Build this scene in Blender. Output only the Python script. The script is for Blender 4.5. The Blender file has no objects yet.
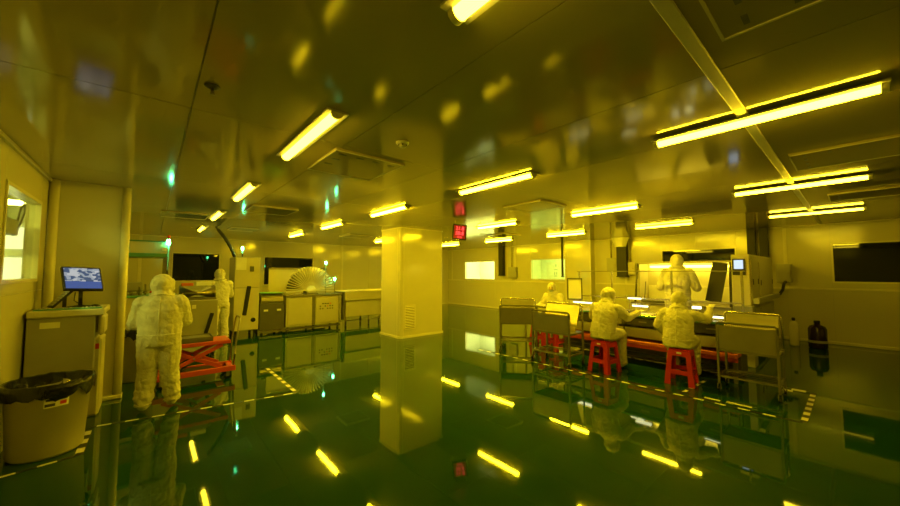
import bpy, bmesh, math, random
from mathutils import Vector, Matrix, noise
from mathutils.bvhtree import BVHTree
random.seed(7)
PI = math.pi
scene = bpy.context.scene
C = scene.collection

# ------------------------------------------------------------------ camera
F, YAW, PITCH, EYE = 347.5, math.radians(49.29), math.radians(3.18), 1.6
cam_d = bpy.data.cameras.new('camera')
cam = bpy.data.objects.new('camera', cam_d); C.objects.link(cam)
cam_d.sensor_width = 36.0; cam_d.sensor_fit = 'HORIZONTAL'
cam_d.lens = F / 900 * 36.0
cam_d.clip_start = 0.02
cam.location = (0, 0, EYE)
cam.rotation_euler = (PI/2 + PITCH, 0, YAW - PI/2)
scene.camera = cam

# ------------------------------------------------------------------ world, exposure
world = bpy.data.worlds.new('world'); scene.world = world
world.use_nodes = True
bg = world.node_tree.nodes['Background']
bg.inputs[0].default_value = (0.01, 0.012, 0.014, 1); bg.inputs[1].default_value = 0.3
vs = scene.view_settings
vs.view_transform = 'Standard'; vs.look = 'None'; vs.gamma = 1.0
vs.use_curve_mapping = False
vs.exposure = 0.0
TUBE_COL = (1.0, 0.70, 0.0065); TUBE_STRENGTH = 190.0     # the room's yellow lamps
ROOM_H = 2.71

# ------------------------------------------------------------------ materials
MATS = {}
def mat(name, col, rough=0.5, metal=0.0, var=0.06, vscale=6.0, bump=0.0, bscale=40.0, spec=0.5,
        emit=None, estr=0.0, stretch=None, coat=0.0):
    m = bpy.data.materials.new(name); m.use_nodes = True
    nt = m.node_tree; N = nt.nodes; L = nt.links
    b = N['Principled BSDF']
    b.inputs['Roughness'].default_value = rough
    b.inputs['Metallic'].default_value = metal
    b.inputs['Specular IOR Level'].default_value = spec
    if coat:
        b.inputs['Coat Weight'].default_value = coat; b.inputs['Coat Roughness'].default_value = 0.04
    tc = N.new('ShaderNodeTexCoord')
    mp = N.new('ShaderNodeMapping'); L.new(tc.outputs['Object'], mp.inputs[0])
    if stretch: mp.inputs['Scale'].default_value = stretch
    nz = N.new('ShaderNodeTexNoise'); nz.inputs['Scale'].default_value = vscale; nz.inputs['Detail'].default_value = 5
    L.new(mp.outputs[0], nz.inputs['Vector'])
    rp = N.new('ShaderNodeValToRGB')
    rp.color_ramp.elements[0].position = 0.3; rp.color_ramp.elements[1].position = 0.7
    rp.color_ramp.elements[0].color = tuple(c*(1-var) for c in col) + (1,)
    rp.color_ramp.elements[1].color = tuple(min(1, c*(1+var)) for c in col) + (1,)
    L.new(nz.outputs[0], rp.inputs[0]); L.new(rp.outputs[0], b.inputs['Base Color'])
    if bump:
        n2 = N.new('ShaderNodeTexNoise'); n2.inputs['Scale'].default_value = bscale; n2.inputs['Detail'].default_value = 3
        L.new(mp.outputs[0], n2.inputs['Vector'])
        bp = N.new('ShaderNodeBump'); bp.inputs['Strength'].default_value = bump; bp.inputs['Distance'].default_value = 0.02
        L.new(n2.outputs[0], bp.inputs['Height']); L.new(bp.outputs[0], b.inputs['Normal'])
    if emit:
        b.inputs['Emission Color'].default_value = tuple(emit) + (1,)
        b.inputs['Emission Strength'].default_value = estr
    MATS[name] = m
    return m

def glass_mat(name, tint=(0.95, 0.97, 0.95), refl=0.08):
    m = bpy.data.materials.new(name); m.use_nodes = True
    nt = m.node_tree; N = nt.nodes; L = nt.links
    N.remove(N['Principled BSDF'])
    out = N['Material Output']
    tr = N.new('ShaderNodeBsdfTransparent'); tr.inputs[0].default_value = tint + (1,)
    gl = N.new('ShaderNodeBsdfGlossy'); gl.inputs['Roughness'].default_value = 0.03
    lw = N.new('ShaderNodeLayerWeight'); lw.inputs[0].default_value = 0.5
    pw = N.new('ShaderNodeMath'); pw.operation = 'POWER'; pw.inputs[1].default_value = 4.0; L.new(lw.outputs['Facing'], pw.inputs[0])
    ml = N.new('ShaderNodeMath'); ml.operation = 'MULTIPLY_ADD'; ml.inputs[1].default_value = 0.7; ml.inputs[2].default_value = 0.04; L.new(pw.outputs[0], ml.inputs[0])
    mx = N.new('ShaderNodeMixShader')
    L.new(ml.outputs[0], mx.inputs[0]); L.new(tr.outputs[0], mx.inputs[1]); L.new(gl.outputs[0], mx.inputs[2])
    L.new(mx.outputs[0], out.inputs[0])
    MATS[name] = m
    return m

mat('floor_epoxy', (0.010, 0.050, 0.012), 0.035, var=0.12, vscale=1.2, bump=0.012, bscale=5.0, spec=0.6)
mat('ceiling_steel', (0.40, 0.35, 0.20), 0.095, var=0.03, vscale=1.0, spec=0.65)
mat('wall_panel', (0.56, 0.53, 0.36), 0.14, var=0.02, vscale=1.0, spec=0.5)
mat('wall_core', (0.45, 0.43, 0.38), 0.5)
mat('trim', (0.68, 0.64, 0.44), 0.2, var=0.03)
mat('beam_trim', (0.62, 0.60, 0.54), 0.35, var=0.04)
mat('lamp_tray', (0.50, 0.48, 0.42), 0.35, var=0.04)
mat('lamp_cap', (0.75, 0.70, 0.5), 0.4)
mat('tube', (0.8, 0.8, 0.7), 0.4, emit=TUBE_COL, estr=TUBE_STRENGTH)
mat('tube_dim', (0.8, 0.8, 0.7), 0.4, emit=(1.0, 0.69, 0.011), estr=56)      # weaker tubes, dimmed to darken the near end of the room
mat('tube_mid', (0.8, 0.8, 0.7), 0.4, emit=(1.0, 0.70, 0.008), estr=90)
mat('tube_weak', (0.8, 0.8, 0.7), 0.4, emit=(1.0, 0.70, 0.024), estr=22)
mat('white_tube', (0.8, 0.8, 0.8), 0.4, emit=(0.86, 1.0, 0.92), estr=26)
mat('task_lamp', (0.8, 0.8, 0.8), 0.4, emit=(0.95, 1.0, 0.6), estr=2.6)
mat('added_chamber_lamp', (0.8, 0.8, 0.7), 0.4, emit=(1.0, 0.76, 0.05), estr=18)
mat('indicator', (0.5, 0.8, 0.6), 0.4, emit=(0.09, 1.0, 0.32), estr=55)
mat('green_led', (0.1, 0.8, 0.3), 0.4, emit=(0.02, 1.0, 0.30), estr=5)
mat('suit', (0.62, 0.59, 0.46), 0.75, var=0.10, vscale=12, bump=0.8, bscale=20)
mat('suit_seam', (0.76, 0.74, 0.60), 0.7)
mat('glove', (0.82, 0.80, 0.76), 0.5)
mat('skin', (0.58, 0.44, 0.32), 0.5)
mat('mask', (0.78, 0.82, 0.85), 0.7)
mat('hair_dark', (0.02, 0.015, 0.012), 0.5)
mat('steel', (0.36, 0.33, 0.24), 0.36, metal=0.85, var=0.06, stretch=(1, 12, 1))
mat('steel_dull', (0.26, 0.24, 0.18), 0.35, metal=0.7, var=0.08)
mat('alu', (0.50, 0.47, 0.36), 0.25, metal=0.8)
mat('machine_cream', (0.56, 0.52, 0.34), 0.35, var=0.03)
mat('machine_grey', (0.36, 0.35, 0.31), 0.4, var=0.05)
mat('machine_dark', (0.10, 0.095, 0.08), 0.4)
mat('teal_edge', (0.10, 0.30, 0.25), 0.3)
mat('black', (0.012, 0.012, 0.012), 0.4)
mat('black_rubber', (0.015, 0.015, 0.015), 0.6)
mat('black_bag', (0.006, 0.006, 0.006), 0.18, bump=0.6, bscale=18)
mat('dark_duct', (0.012, 0.010, 0.008), 0.55)
mat('red_plastic', (0.50, 0.016, 0.022), 0.35, var=0.04)
mat('lift_orange', (0.58, 0.07, 0.012), 0.35, var=0.08)
mat('orange_shelf', (0.66, 0.14, 0.02), 0.35)
mat('bin_plastic', (0.50, 0.46, 0.32), 0.4, var=0.05)
mat('paper', (0.78, 0.76, 0.58), 0.7)
mat('label_red', (0.55, 0.03, 0.03), 0.6)
mat('print_dark', (0.05, 0.05, 0.05), 0.6)
mat('led_red', (0.5, 0.02, 0.02), 0.4, emit=(1.0, 0.045, 0.05), estr=3.5)
mat('led_glow', (0.25, 0.005, 0.005), 0.35, emit=(1.0, 0.01, 0.015), estr=0.12)
mat('unlit_pane', (0.004, 0.006, 0.005), 0.03, var=0.0, spec=0.5)  # near-black pane holds the darkness of the unlit room behind it
mat('tape_black', (0.012, 0.014, 0.010), 0.4)
mat('tape_white', (0.72, 0.68, 0.55), 0.45)
mat('fin', (0.74, 0.72, 0.62), 0.4)
mat('plastic_film', (0.80, 0.78, 0.62), 0.3)
mat('amber_bottle', (0.03, 0.015, 0.008), 0.12)
mat('far_room', (0.80, 0.82, 0.66), 0.5)
mat('far_box', (0.35, 0.38, 0.30), 0.5)
mat('keys', (0.6, 0.6, 0.6), 0.5)
glass_mat('clear_glass')

def screen_mat(name, c1, c2, c3, strength, sc):
    m = bpy.data.materials.new(name); m.use_nodes = True
    nt = m.node_tree; N = nt.nodes; L = nt.links; b = N['Principled BSDF']
    tc = N.new('ShaderNodeTexCoord')
    v = N.new('ShaderNodeTexVoronoi'); v.distance = 'CHEBYCHEV'; v.inputs['Scale'].default_value = sc
    L.new(tc.outputs['Object'], v.inputs['Vector'])
    rp = N.new('ShaderNodeValToRGB'); rp.color_ramp.interpolation = 'CONSTANT'
    e = rp.color_ramp.elements
    e[0].position = 0; e[0].color = c1 + (1,)
    e[1].position = 0.42; e[1].color = c2 + (1,)
    k = e.new(0.75); k.color = c3 + (1,)
    sp = N.new('ShaderNodeSeparateColor'); L.new(v.outputs['Color'], sp.inputs[0]); L.new(sp.outputs[0], rp.inputs[0])
    b.inputs['Base Color'].default_value = (0.02, 0.02, 0.02, 1); b.inputs['Roughness'].default_value = 0.15
    L.new(rp.outputs[0], b.inputs['Emission Color']); b.inputs['Emission Strength'].default_value = strength
    MATS[name] = m
screen_mat('monitor_picture', (0.10, 0.16, 0.30), (0.55, 0.62, 0.70), (0.85, 0.88, 0.90), 0.55, 30.0)
mat('monitor_blue', (0.02, 0.03, 0.06), 0.15, emit=(0.07, 0.12, 0.38), estr=0.75)
mat('machine_screen', (0.02, 0.03, 0.06), 0.15, emit=(0.70, 0.85, 1.0), estr=1.0)

# ------------------------------------------------------------------ mesh helpers
def bm_():
    return bmesh.new()
def box(bm, x0, x1, y0, y1, z0, z1, bev=0.0, M=None, seg=1):
    vs_ = [bm.verts.new((x, y, z)) for x in (x0, x1) for y in (y0, y1) for z in (z0, z1)]
    idx = [(0,1,3,2),(4,6,7,5),(0,4,5,1),(2,3,7,6),(0,2,6,4),(1,5,7,3)]
    fs = [bm.faces.new([vs_[i] for i in f]) for f in idx]
    new = set(vs_)
    if bev:
        es = list({e for f in fs for e in f.edges})
        r = bmesh.ops.bevel(bm, geom=es, offset=bev, segments=seg, affect='EDGES', profile=0.5)
        new = set(v for v in r['verts']) | {v for v in vs_ if v.is_valid}
    if M is not None:
        for v in new:
            if v.is_valid: v.co = M @ v.co
    return bm
def boxc(bm, c, s, bev=0.0, M=None):
    return box(bm, c[0]-s[0]/2, c[0]+s[0]/2, c[1]-s[1]/2, c[1]+s[1]/2, c[2]-s[2]/2, c[2]+s[2]/2, bev, M)
def frame_for(d):
    d = Vector(d).normalized()
    up = Vector((0,0,1)) if abs(d.z) < 0.95 else Vector((0,1,0))
    x = d.cross(up).normalized(); y = x.cross(d).normalized()
    return x, y, d
def tube(bm, pts, r, n=8, cap=True, radii=None):
    pts = [Vector(p) for p in pts]
    rings = []
    for i, p in enumerate(pts):
        a = pts[max(i-1, 0)]; b = pts[min(i+1, len(pts)-1)]
        x, y, d = frame_for(b-a)
        if i and rings:      # keep frames from twisting
            x0 = (rings[-1][0].co - pts[i-1]).normalized()
            x = (x0 - d*x0.dot(d)).normalized(); y = d.cross(x)
        rr = radii[i] if radii else r
        rings.append([bm.verts.new(p + x*math.cos(2*PI*k/n)*rr + y*math.sin(2*PI*k/n)*rr) for k in range(n)])
    for a, b in zip(rings, rings[1:]):
        for k in range(n): bm.faces.new((a[k], a[(k+1)%n], b[(k+1)%n], b[k]))
    if cap:
        bm.faces.new(rings[0][::-1]); bm.faces.new(rings[-1])
    return bm
def lathe(bm, prof, c=(0,0,0), n=24, capb=True, capt=True):
    rings = [[bm.verts.new((c[0]+r*math.cos(2*PI*k/n), c[1]+r*math.sin(2*PI*k/n), c[2]+z)) for k in range(n)] for r, z in prof]
    for a, b in zip(rings, rings[1:]):
        for k in range(n): bm.faces.new((a[k], a[(k+1)%n], b[(k+1)%n], b[k]))
    if capb: bm.faces.new(rings[0][::-1])
    if capt: bm.faces.new(rings[-1])
    return bm
def ellip(bm, c, r, M=None, u=14, v=10):
    res = bmesh.ops.create_uvsphere(bm, u_segments=u, v_segments=v, radius=1.0)
    for w in res['verts']:
        p = Vector((w.co.x*r[0], w.co.y*r[1], w.co.z*r[2]))
        if M is not None: p = M @ p
        w.co = p + Vector(c)
    return bm
def prism(bm, poly, axis, a, b):
    """extrude a 2-D polygon: axis 'x' -> poly is (y,z), 'y' -> (x,z), 'z' -> (x,y)"""
    def P(p, t):
        return {'x': (t, p[0], p[1]), 'y': (p[0], t, p[1]), 'z': (p[0], p[1], t)}[axis]
    A = [bm.verts.new(P(p, a)) for p in poly]; B = [bm.verts.new(P(p, b)) for p in poly]
    n = len(poly)
    for i in range(n): bm.faces.new((A[i], A[(i+1)%n], B[(i+1)%n], B[i]))
    bm.faces.new(A[::-1]); bm.faces.new(B)
    return bm
def finish(name, bm, m, parent=None, smooth=False, off=None):
    bmesh.ops.recalc_face_normals(bm, faces=bm.faces)
    me = bpy.data.meshes.new(name); bm.to_mesh(me); bm.free()
    if off is not None: me.transform(Matrix.Translation(-Vector(off)))
    me.materials.append(MATS[m])
    if smooth:
        for p in me.polygons: p.use_smooth = True
    o = bpy.data.objects.new(name, me); C.objects.link(o)
    if parent is not None: o.parent = parent
    return o
def tag(o, label=None, cat=None, group=None, kind=None):
    if label: o['label'] = label
    if cat: o['category'] = cat
    if group: o['group'] = group
    if kind: o['kind'] = kind
    return o
def thing(name, label, cat, loc=(0,0,0), rz=0.0, group=None):
    o = bpy.data.objects.new(name, None); C.objects.link(o)
    o.empty_display_size = 0.1
    o.location = loc; o.rotation_euler = (0, 0, rz)
    return tag(o, label, cat, group)
def part(T, name, bm, m, smooth=False, world=True, parent=None, label=None):
    """a part of thing T; world=True means the mesh was built in room coordinates"""
    o = finish(name, bm, m, parent or T, smooth, T.location if world else None)
    if label: o['label'] = label
    return o
def single(name, bm, m, label, cat, base, group=None, smooth=False, rz=0.0):
    """a thing that is one mesh, built in room coordinates around base"""
    o = finish(name, bm, m, None, smooth, base); o.location = base
    return tag(o, label, cat, group)
def copy_tree(o, parent=None):
    c = o.copy(); C.objects.link(c)
    if parent is not None: c.parent = parent
    for ch in list(o.children): copy_tree(ch, c)
    return c
def struct(name, bm, m, label=None, parent=None, smooth=False):
    o = finish(name, bm, m, parent, smooth)
    if parent is None: tag(o, label, None, None, 'structure')
    return o

# ------------------------------------------------------------------ the room
XL, XR, YF, YB = -0.95, 11.6, 13.6, -3.2
bm = bm_(); box(bm, XL-0.1, XR+0.1, YB-0.1, YF+0.1, -0.1, 0.0)
struct('floor', bm, 'floor_epoxy', 'dark green glossy epoxy floor')

bm = bm_(); box(bm, XL-0.1, XR+0.1, YB-0.1, YF+0.1, ROOM_H+0.012, ROOM_H+0.15)
ceil = struct('ceiling', bm, 'wall_core', 'shiny steel panel ceiling with thin seams')
xs = [XL]+[0.17+1.08*k for k in range(0, 11)]+[XR]
ys = [YB, -0.9, 0.47, 2.88, 5.3, 7.7, 10.1, 12.4, YF]
cache = {}
for i in range(len(xs)-1):
    for j in range(len(ys)-1):
        x0, x1, y0, y1 = xs[i]+0.003, xs[i+1]-0.003, ys[j]+0.003, ys[j+1]-0.003
        key = (round(x1-x0, 3), round(y1-y0, 3))
        if key not in cache:
            b = bm_(); boxc(b, (0,0,0), (x1-x0, y1-y0, 0.012))
            o = finish('ceiling_panel', b, 'ceiling_steel', ceil); cache[key] = o.data
        else:
            o = bpy.data.objects.new('ceiling_panel', cache[key]); C.objects.link(o); o.parent = ceil
        o.location = ((x0+x1)/2, (y0+y1)/2, ROOM_H+0.006+random.uniform(0, 0.0008))

bm = bm_(); box(bm, XL, XR-0.02, 0.435, 0.497, ROOM_H-0.014, ROOM_H, 0.004)
struct('trim_1', bm, 'beam_trim', 'pale flat trim strip across the ceiling')

def wall(name, axis, pos, out, rects, label):
    """rects (a0,a1,z0,z1); out = +1 / -1 : side away from the room"""
    def bx(b, a0, a1, z0, z1, t0, t1):
        lo, hi = sorted((pos+out*t0, pos+out*t1))
        if axis == 'x': box(b, lo, hi, a0, a1, z0, z1)
        else: box(b, a0, a1, lo, hi, z0, z1)
    b = bm_()
    for r in rects: bx(b, *r, 0.012, 0.09)
    w = struct(name, b, 'wall_core', label)
    for a0, a1, z0, z1 in rects:
        b = bm_(); bx(b, a0+0.003, a1-0.003, z0+(0.003 if z0 > 0.01 else 0), z1-0.003, 0.0, 0.0125)
        finish('wall_panel', b, 'wall_panel', w)
    return w
def columns(bounds, zsplit, openings):
    R = []
    for a0, a1 in zip(bounds, bounds[1:]):
        m = (a0+a1)/2
        op = [o for o in openings if o[0] <= m <= o[1]]
        if op:
            z0, z1 = op[0][2:]
            R += [(a0, a1, 0, zsplit), (a0, a1, zsplit, z0), (a0, a1, z1, ROOM_H)]
        else:
            R += [(a0, a1, 0, zsplit), (a0, a1, zsplit, ROOM_H)]
    return R
winR = [(-2.0, 0.33, 1.36, 2.26), (1.99, 3.76, 1.70, 2.26), (6.86, 8.5, 1.31, 2.12), (10.42, 12.36, 1.27, 2.11)]
wall('wall_right', 'x', XR, 1, columns([YB, -2.0, -0.83, 0.33, 1.07, 1.99, 2.88, 3.76, 4.8, 5.9, 6.86, 8.5, 9.5, 10.42, 12.36, YF], 1.22, winR),
     'cream panel wall on the right with windows and a rail')
winF = [(0.48, 1.72, 1.32, 2.21), (3.02, 4.75, 1.15, 2.16)]
wall('wall_far', 'y', YF, 1, columns([XL, -0.2, 0.48, 1.72, 3.02, 4.75, 5.9, 7.1, 8.2, 9.3, 10.4, XR], 1.1, winF), 'cream panel far wall with dark windows')
winL = [(4.62, 5.86, 1.5, 2.38)]
wall('wall_left', 'x', XL, -1, columns([YB, -1.6, 0.0, 1.6, 3.2, 4.62, 5.86, 6.2, 8.0, 10.0, 12.0, YF], 1.4, winL), 'cream panel wall on the left with a lit window')
wall('wall_back', 'y', YB, -1, columns([XL, 1, 3, 5, 7, 9, XR], 1.22, []), 'cream panel wall behind')
# the short return wall behind the console
YP, XP = 6.2, -0.27
bm = bm_(); box(bm, XL+0.001, XP, YP, YP+0.08, 0, ROOM_H-0.002)
pw = struct('wall_return', bm, 'wall_panel', 'short cream return wall behind the monitor')
for n, x in ((1, XL+0.045), (2, XP)):
    bm = bm_(); lathe(bm, [(0.045, 0), (0.045, ROOM_H-0.004)], (x, YP+0.005, 0.0), 20)
    finish('corner_post', bm, 'trim', pw, True)
bm = bm_(); box(bm, XL+0.001, XP+0.05, YP-0.05, YP+0.1, 0, 0.05, 0.01); struct('baseboard_left', bm, 'trim', 'low cove base of the return wall')
# pilaster on the right wall
bm = bm_(); box(bm, 11.3, XR-0.001, 5.83, 6.76, 0, ROOM_H-0.002)
pl = struct('wall_pilaster', bm, 'wall_panel', 'cream boxed pilaster on the right wall')
for y in (5.83, 6.76):
    bm = bm_(); box(bm, 11.285, 11.31, y-0.02, y+0.02, 0.0, ROOM_H-0.004); finish('corner_trim', bm, 'trim', pl)
bm = bm_(); box(bm, 11.285, 11.3, 5.83, 6.76, ROOM_H-0.03, ROOM_H-0.003); finish('corner_trim', bm, 'trim', pl)
# rails, cornices and skirting
n = 2
def trim(x0, x1, y0, y1, z0, z1, m='trim', label='cream trim strip'):
    global n
    b = bm_(); box(b, x0, x1, y0, y1, z0, z1, 0.004)
    struct('trim_%d' % n, b, m, label); n += 1
for a0, a1 in ((YB, 5.8), (6.79, YF)):
    trim(XR-0.02, XR, a0, a1, 1.195, 1.24, label='rail strip along the right wall')
    trim(XR-0.03, XR, a0, a1, ROOM_H-0.035, ROOM_H-0.001, label='cornice strip along the right wall')
trim(XL, XR-0.03, YF-0.03, YF, ROOM_H-0.035, ROOM_H-0.001, label='cornice strip along the far wall')
trim(XL, XL+0.03, YB, YP-0.02, ROOM_H-0.035, ROOM_H-0.001, label='cornice strip along the left wall')
for y in (1.07, 4.8, 9.28, 13.3):
    trim(XR-0.012, XR, y-0.035, y+0.035, 1.24, ROOM_H-0.04, label='vertical joint strip on the right wall')
for x in (-0.25, 5.9, 7.8):
    trim(x-0.04, x+0.04, YF-0.012, YF, 0.0, ROOM_H-0.04, label='vertical joint strip on the far wall')
for nm, a in (('baseboard_right', (XR-0.035, XR, YB, 5.83, 0, 0.07)), ('baseboard_far', (XL, XR, YF-0.035, YF, 0, 0.07)), ('baseboard_side', (XR-0.035, XR, 6.77, YF, 0, 0.07))):
    b = bm_(); box(b, *a, 0.01); struct(nm, b, 'trim', 'pale cove skirting')

# windows
def window(k, axis, pos, out, r, pane, label, fw=0.035):
    a0, a1, z0, z1 = r
    b = bm_()
    def bx(bb, p0, p1, q0, q1, t0, t1):
        lo, hi = sorted((pos+out*t0, pos+out*t1))
        if axis == 'x': box(bb, lo, hi, p0, p1, q0, q1)
        else: box(bb, p0, p1, lo, hi, q0, q1)
    for q in ((a0, a1, z0, z0+fw), (a0, a1, z1-fw, z1), (a0, a0+fw, z0+fw, z1-fw), (a1-fw, a1, z0+fw, z1-fw)):
        bx(b, *q, -0.012, 0.10)
    w = struct('window_%d' % k, b, 'trim', label)
    b = bm_(); bx(b, a0+fw*0.9, a1-fw*0.9, z0+fw*0.9, z1-fw*0.9, 0.03, 0.036)
    finish('pane', b, pane, w)
    return w
window(1, 'x', XL, -1, winL[0], 'clear_glass', 'lit window in the left wall looking into a bright room')
window(2, 'y', YF, 1, winF[0], 'unlit_pane', 'dark window in the far wall nearest the left corner', 0.025)
window(3, 'y', YF, 1, winF[1], 'unlit_pane', 'dark window in the far wall behind the finned wheel', 0.025)
window(4, 'x', XR, 1, winR[3], 'clear_glass', 'brightly lit window in the right wall by the far corner', 0.025)
window(5, 'x', XR, 1, winR[2], 'clear_glass', 'pale lit window in the right wall beside the pilaster', 0.025)
window(6, 'x', XR, 1, winR[1], 'unlit_pane', 'dark strip window behind the exposure machine')
window(7, 'x', XR, 1, winR[0], 'unlit_pane', 'wide dark window in the right wall')

# rooms seen through the lit windows
def side_room(name, x0, x1, y0, y1, open_side, label):
    t = 0.05
    slabs = [(x0, x1, y0-t, y0, 0, 2.65), (x0, x1, y1, y1+t, 0, 2.65), (x0, x1, y0-t, y1+t, 2.65, 2.7), (x0, x1, y0-t, y1+t, -0.05, 0)]
    slabs.append((x1, x1+t, y0-t, y1+t, -0.05, 2.7) if open_side == 'x-' else (x0-t, x0, y0-t, y1+t, -0.05, 2.7))
    for q, r in enumerate(slabs):
        b = bm_(); box(b, *r)
        struct(('wall_side_room', 'wall_side_room', 'ceiling_side_room', 'floor_side_room', 'wall_side_room')[q], b, 'far_room', label)
side_room('wall_side_room', XR+0.10, 13.6, 9.55, 13.3, 'x-', 'bright room beyond the far lit window')
side_room('wall_side_room', XR+0.10, 13.6, 6.0, 9.4, 'x-', 'pale room beyond the lit window by the pilaster')
side_room('wall_side_room', -3.4, XL-0.10, 3.6, 8.6, 'x+', 'bright room beyond the left window')
def room_lamp(c, s, m, label):
    T = thing('ceiling_light', label, 'light', c)
    b = bm_(); box(b, -s[0]/2, s[0]/2, -s[1]/2, s[1]/2, 0.03, 0.06); part(T, 'housing', b, 'lamp_tray', world=False)
    b = bm_(); box(b, -s[0]/2+0.02, s[0]/2-0.02, -s[1]/2+0.02, s[1]/2-0.02, 0, 0.03); part(T, 'diffuser', b, m, world=False)
mat('room_lamp_a', (0.8,)*3, emit=(1.0, 1.0, 0.30), estr=34)
mat('room_lamp_b', (0.8,)*3, emit=(0.80, 0.92, 0.13), estr=17)
mat('room_lamp_c', (0.8,)*3, emit=(0.97, 1.0, 0.13), estr=26)
room_lamp((12.6, 11.4, 2.59), (0.6, 2.4), 'room_lamp_a', 'white ceiling lamp in the room beyond the far lit window')
room_lamp((12.6, 7.6, 2.59), (0.6, 2.0), 'room_lamp_b', 'pale ceiling lamp in the room beside the pilaster')
T = thing('whiteboard', 'pale board with faint marks in the room beyond the window by the pilaster', 'board', (13.56, 8.6, 1.0))
b = bm_(); box(b, 13.54, 13.598, 8.15, 9.05, 1.0, 2.05, 0.005); part(T, 'board', b, 'paper')
for q in ((8.55, 8.6, 1.85, 1.95), (8.5, 8.66, 1.7, 1.73), (8.52, 8.56, 1.5, 1.62), (8.62, 8.66, 1.48, 1.62), (8.52, 8.66, 1.42, 1.45)):
    b = bm_(); box(b, 13.534, 13.541, *q); part(T, 'mark', b, 'far_box')
# left side room: lamp, cabinet with glow panels, grey unit on a post with cable
T = thing('ceiling_light', 'white tube lamp seen through the left window', 'light', (-1.55, 7.0, 2.47))
b = bm_(); box(b, -0.45, 0.45, -0.09, 0.09, 0.05, 0.18); part(T, 'housing', b, 'lamp_tray', world=False)
b = bm_(); box(b, -0.44, 0.44, -0.085, 0.085, 0, 0.05); part(T, 'diffuser', b, 'room_lamp_c', world=False)
room_lamp((-2.2, 4.6, 2.59), (0.6, 1.2), 'room_lamp_c', 'square lamp over the room beyond the left window')
T = thing('storage_cabinet', 'white cabinet with two self-glowing panels beyond the left window', 'cabinet', (-2.6, 8.3, 0))
b = bm_(); box(b, -0.75, 1.45, -0.1, 0.25, 0.0, 2.35); part(T, 'body', b, 'far_room', world=False)
mat('glow_panel', (0.8, 0.8, 0.7), 0.4, emit=(1.0, 1.0, 0.55), estr=1.6)  # the panels' brightness is put in as emission
for z0, z1 in ((1.40, 1.82), (1.95, 2.28)):
    b = bm_(); box(b, -0.6, 1.35, -0.125, -0.1, z0, z1, 0.005); part(T, 'glow_panel', b, 'glow_panel', world=False)
T = thing('instrument_unit', 'grey instrument box on a post beyond the left window', 'machine', (-1.19, 5.45, 0))
b = bm_(); box(b, -0.14, 0.14, -0.13, 0.13, 0, 0.05); part(T, 'base', b, 'far_box', world=False)
b = bm_(); box(b, -0.07, 0.07, -0.06, 0.06, 0.05, 1.98); part(T, 'post', b, 'far_box', world=False)
b = bm_(); box(b, -0.13, 0.13, -0.3, 0.22, 1.98, 2.14, 0.01); part(T, 'head', b, 'machine_grey', world=False)
b = bm_(); tube(b, [(0.1, 0.2, 2.02), (0.1, 0.3, 2.12), (0.1, 0.42, 2.3), (0.1, 0.55, 2.36), (0.1, 0.58, 2.28), (0.1, 0.45, 2.15), (0.1, 0.3, 2.02), (0.1, 0.2, 1.98)], 0.009, 6)
part(T, 'cable', b, 'black', True, False)

# column
CX0, CX1, CY0, CY1 = 4.6, 5.95, 7.2, 8.15
T = thing('column', 'square cream column with rounded corners in the middle of the hall', 'column', ((CX0+CX1)/2, (CY0+CY1)/2, 0))
def rrect(x0, x1, y0, y1, r, seg=5):
    out = []
    for cx, cy, a in ((x1-r, y1-r, 0), (x0+r, y1-r, 90), (x0+r, y0+r, 180), (x1-r, y0+r, 270)):
        for k in range(seg+1):
            t = math.radians(a+90*k/seg); out.append((cx+r*math.cos(t), cy+r*math.sin(t)))
    return out
b = bm_(); prism(b, rrect(CX0, CX1, CY0, CY1, 0.06), 'z', 0, ROOM_H-0.001); part(T, 'shaft', b, 'wall_panel')
b = bm_(); prism(b, rrect(CX0-0.03, CX1+0.03, CY0-0.03, CY1+0.03, 0.09), 'z', 0, 0.05); part(T, 'base_cove', b, 'trim')
b = bm_(); prism(b, rrect(CX0-0.02, CX1+0.02, CY0-0.02, CY1+0.02, 0.07), 'z', ROOM_H-0.03, ROOM_H-0.002); part(T, 'top_trim', b, 'trim')
for x in (CX0+0.10, CX1-0.05):
    b = bm_(); box(b, x-0.008, x+0.008, CY0-0.006, CY0+0.01, 0.05, ROOM_H-0.03); part(T, 'joint_strip', b, 'trim')
b = bm_(); box(b, CX0-0.006, CX0+0.01, CY0+0.12, CY0+0.136, 0.05, ROOM_H-0.03); part(T, 'joint_strip', b, 'trim')
gx0, gx1, gz0, gz1 = 4.72, 5.05, 0.20, 0.80
b = bm_()
for q in ((gx0, gx1, gz0, gz0+0.03), (gx0, gx1, gz1-0.03, gz1), (gx0, gx0+0.03, gz0, gz1), (gx1-0.03, gx1, gz0, gz1)):
    box(b, q[0], q[1], CY0-0.014, CY0+0.005, q[2], q[3])
g = part(T, 'vent_grille', b, 'trim')
b = bm_(); box(b, gx0+0.03, gx1-0.03, CY0-0.003, CY0+0.002, gz0+0.03, gz1-0.03); part(T, 'backing', b, 'machine_dark', parent=g)
for k in range(14):
    z = gz0+0.05+k*(gz1-gz0-0.10)/13
    b = bm_(); box(b, gx0+0.03, gx1-0.03, -0.011, -0.002, -0.012, 0.012, M=Matrix.Translation((0, CY0-0.004, z)) @ Matrix.Rotation(-0.5, 4, 'X'))
    part(T, 'slat', b, 'trim', parent=g)

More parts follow.
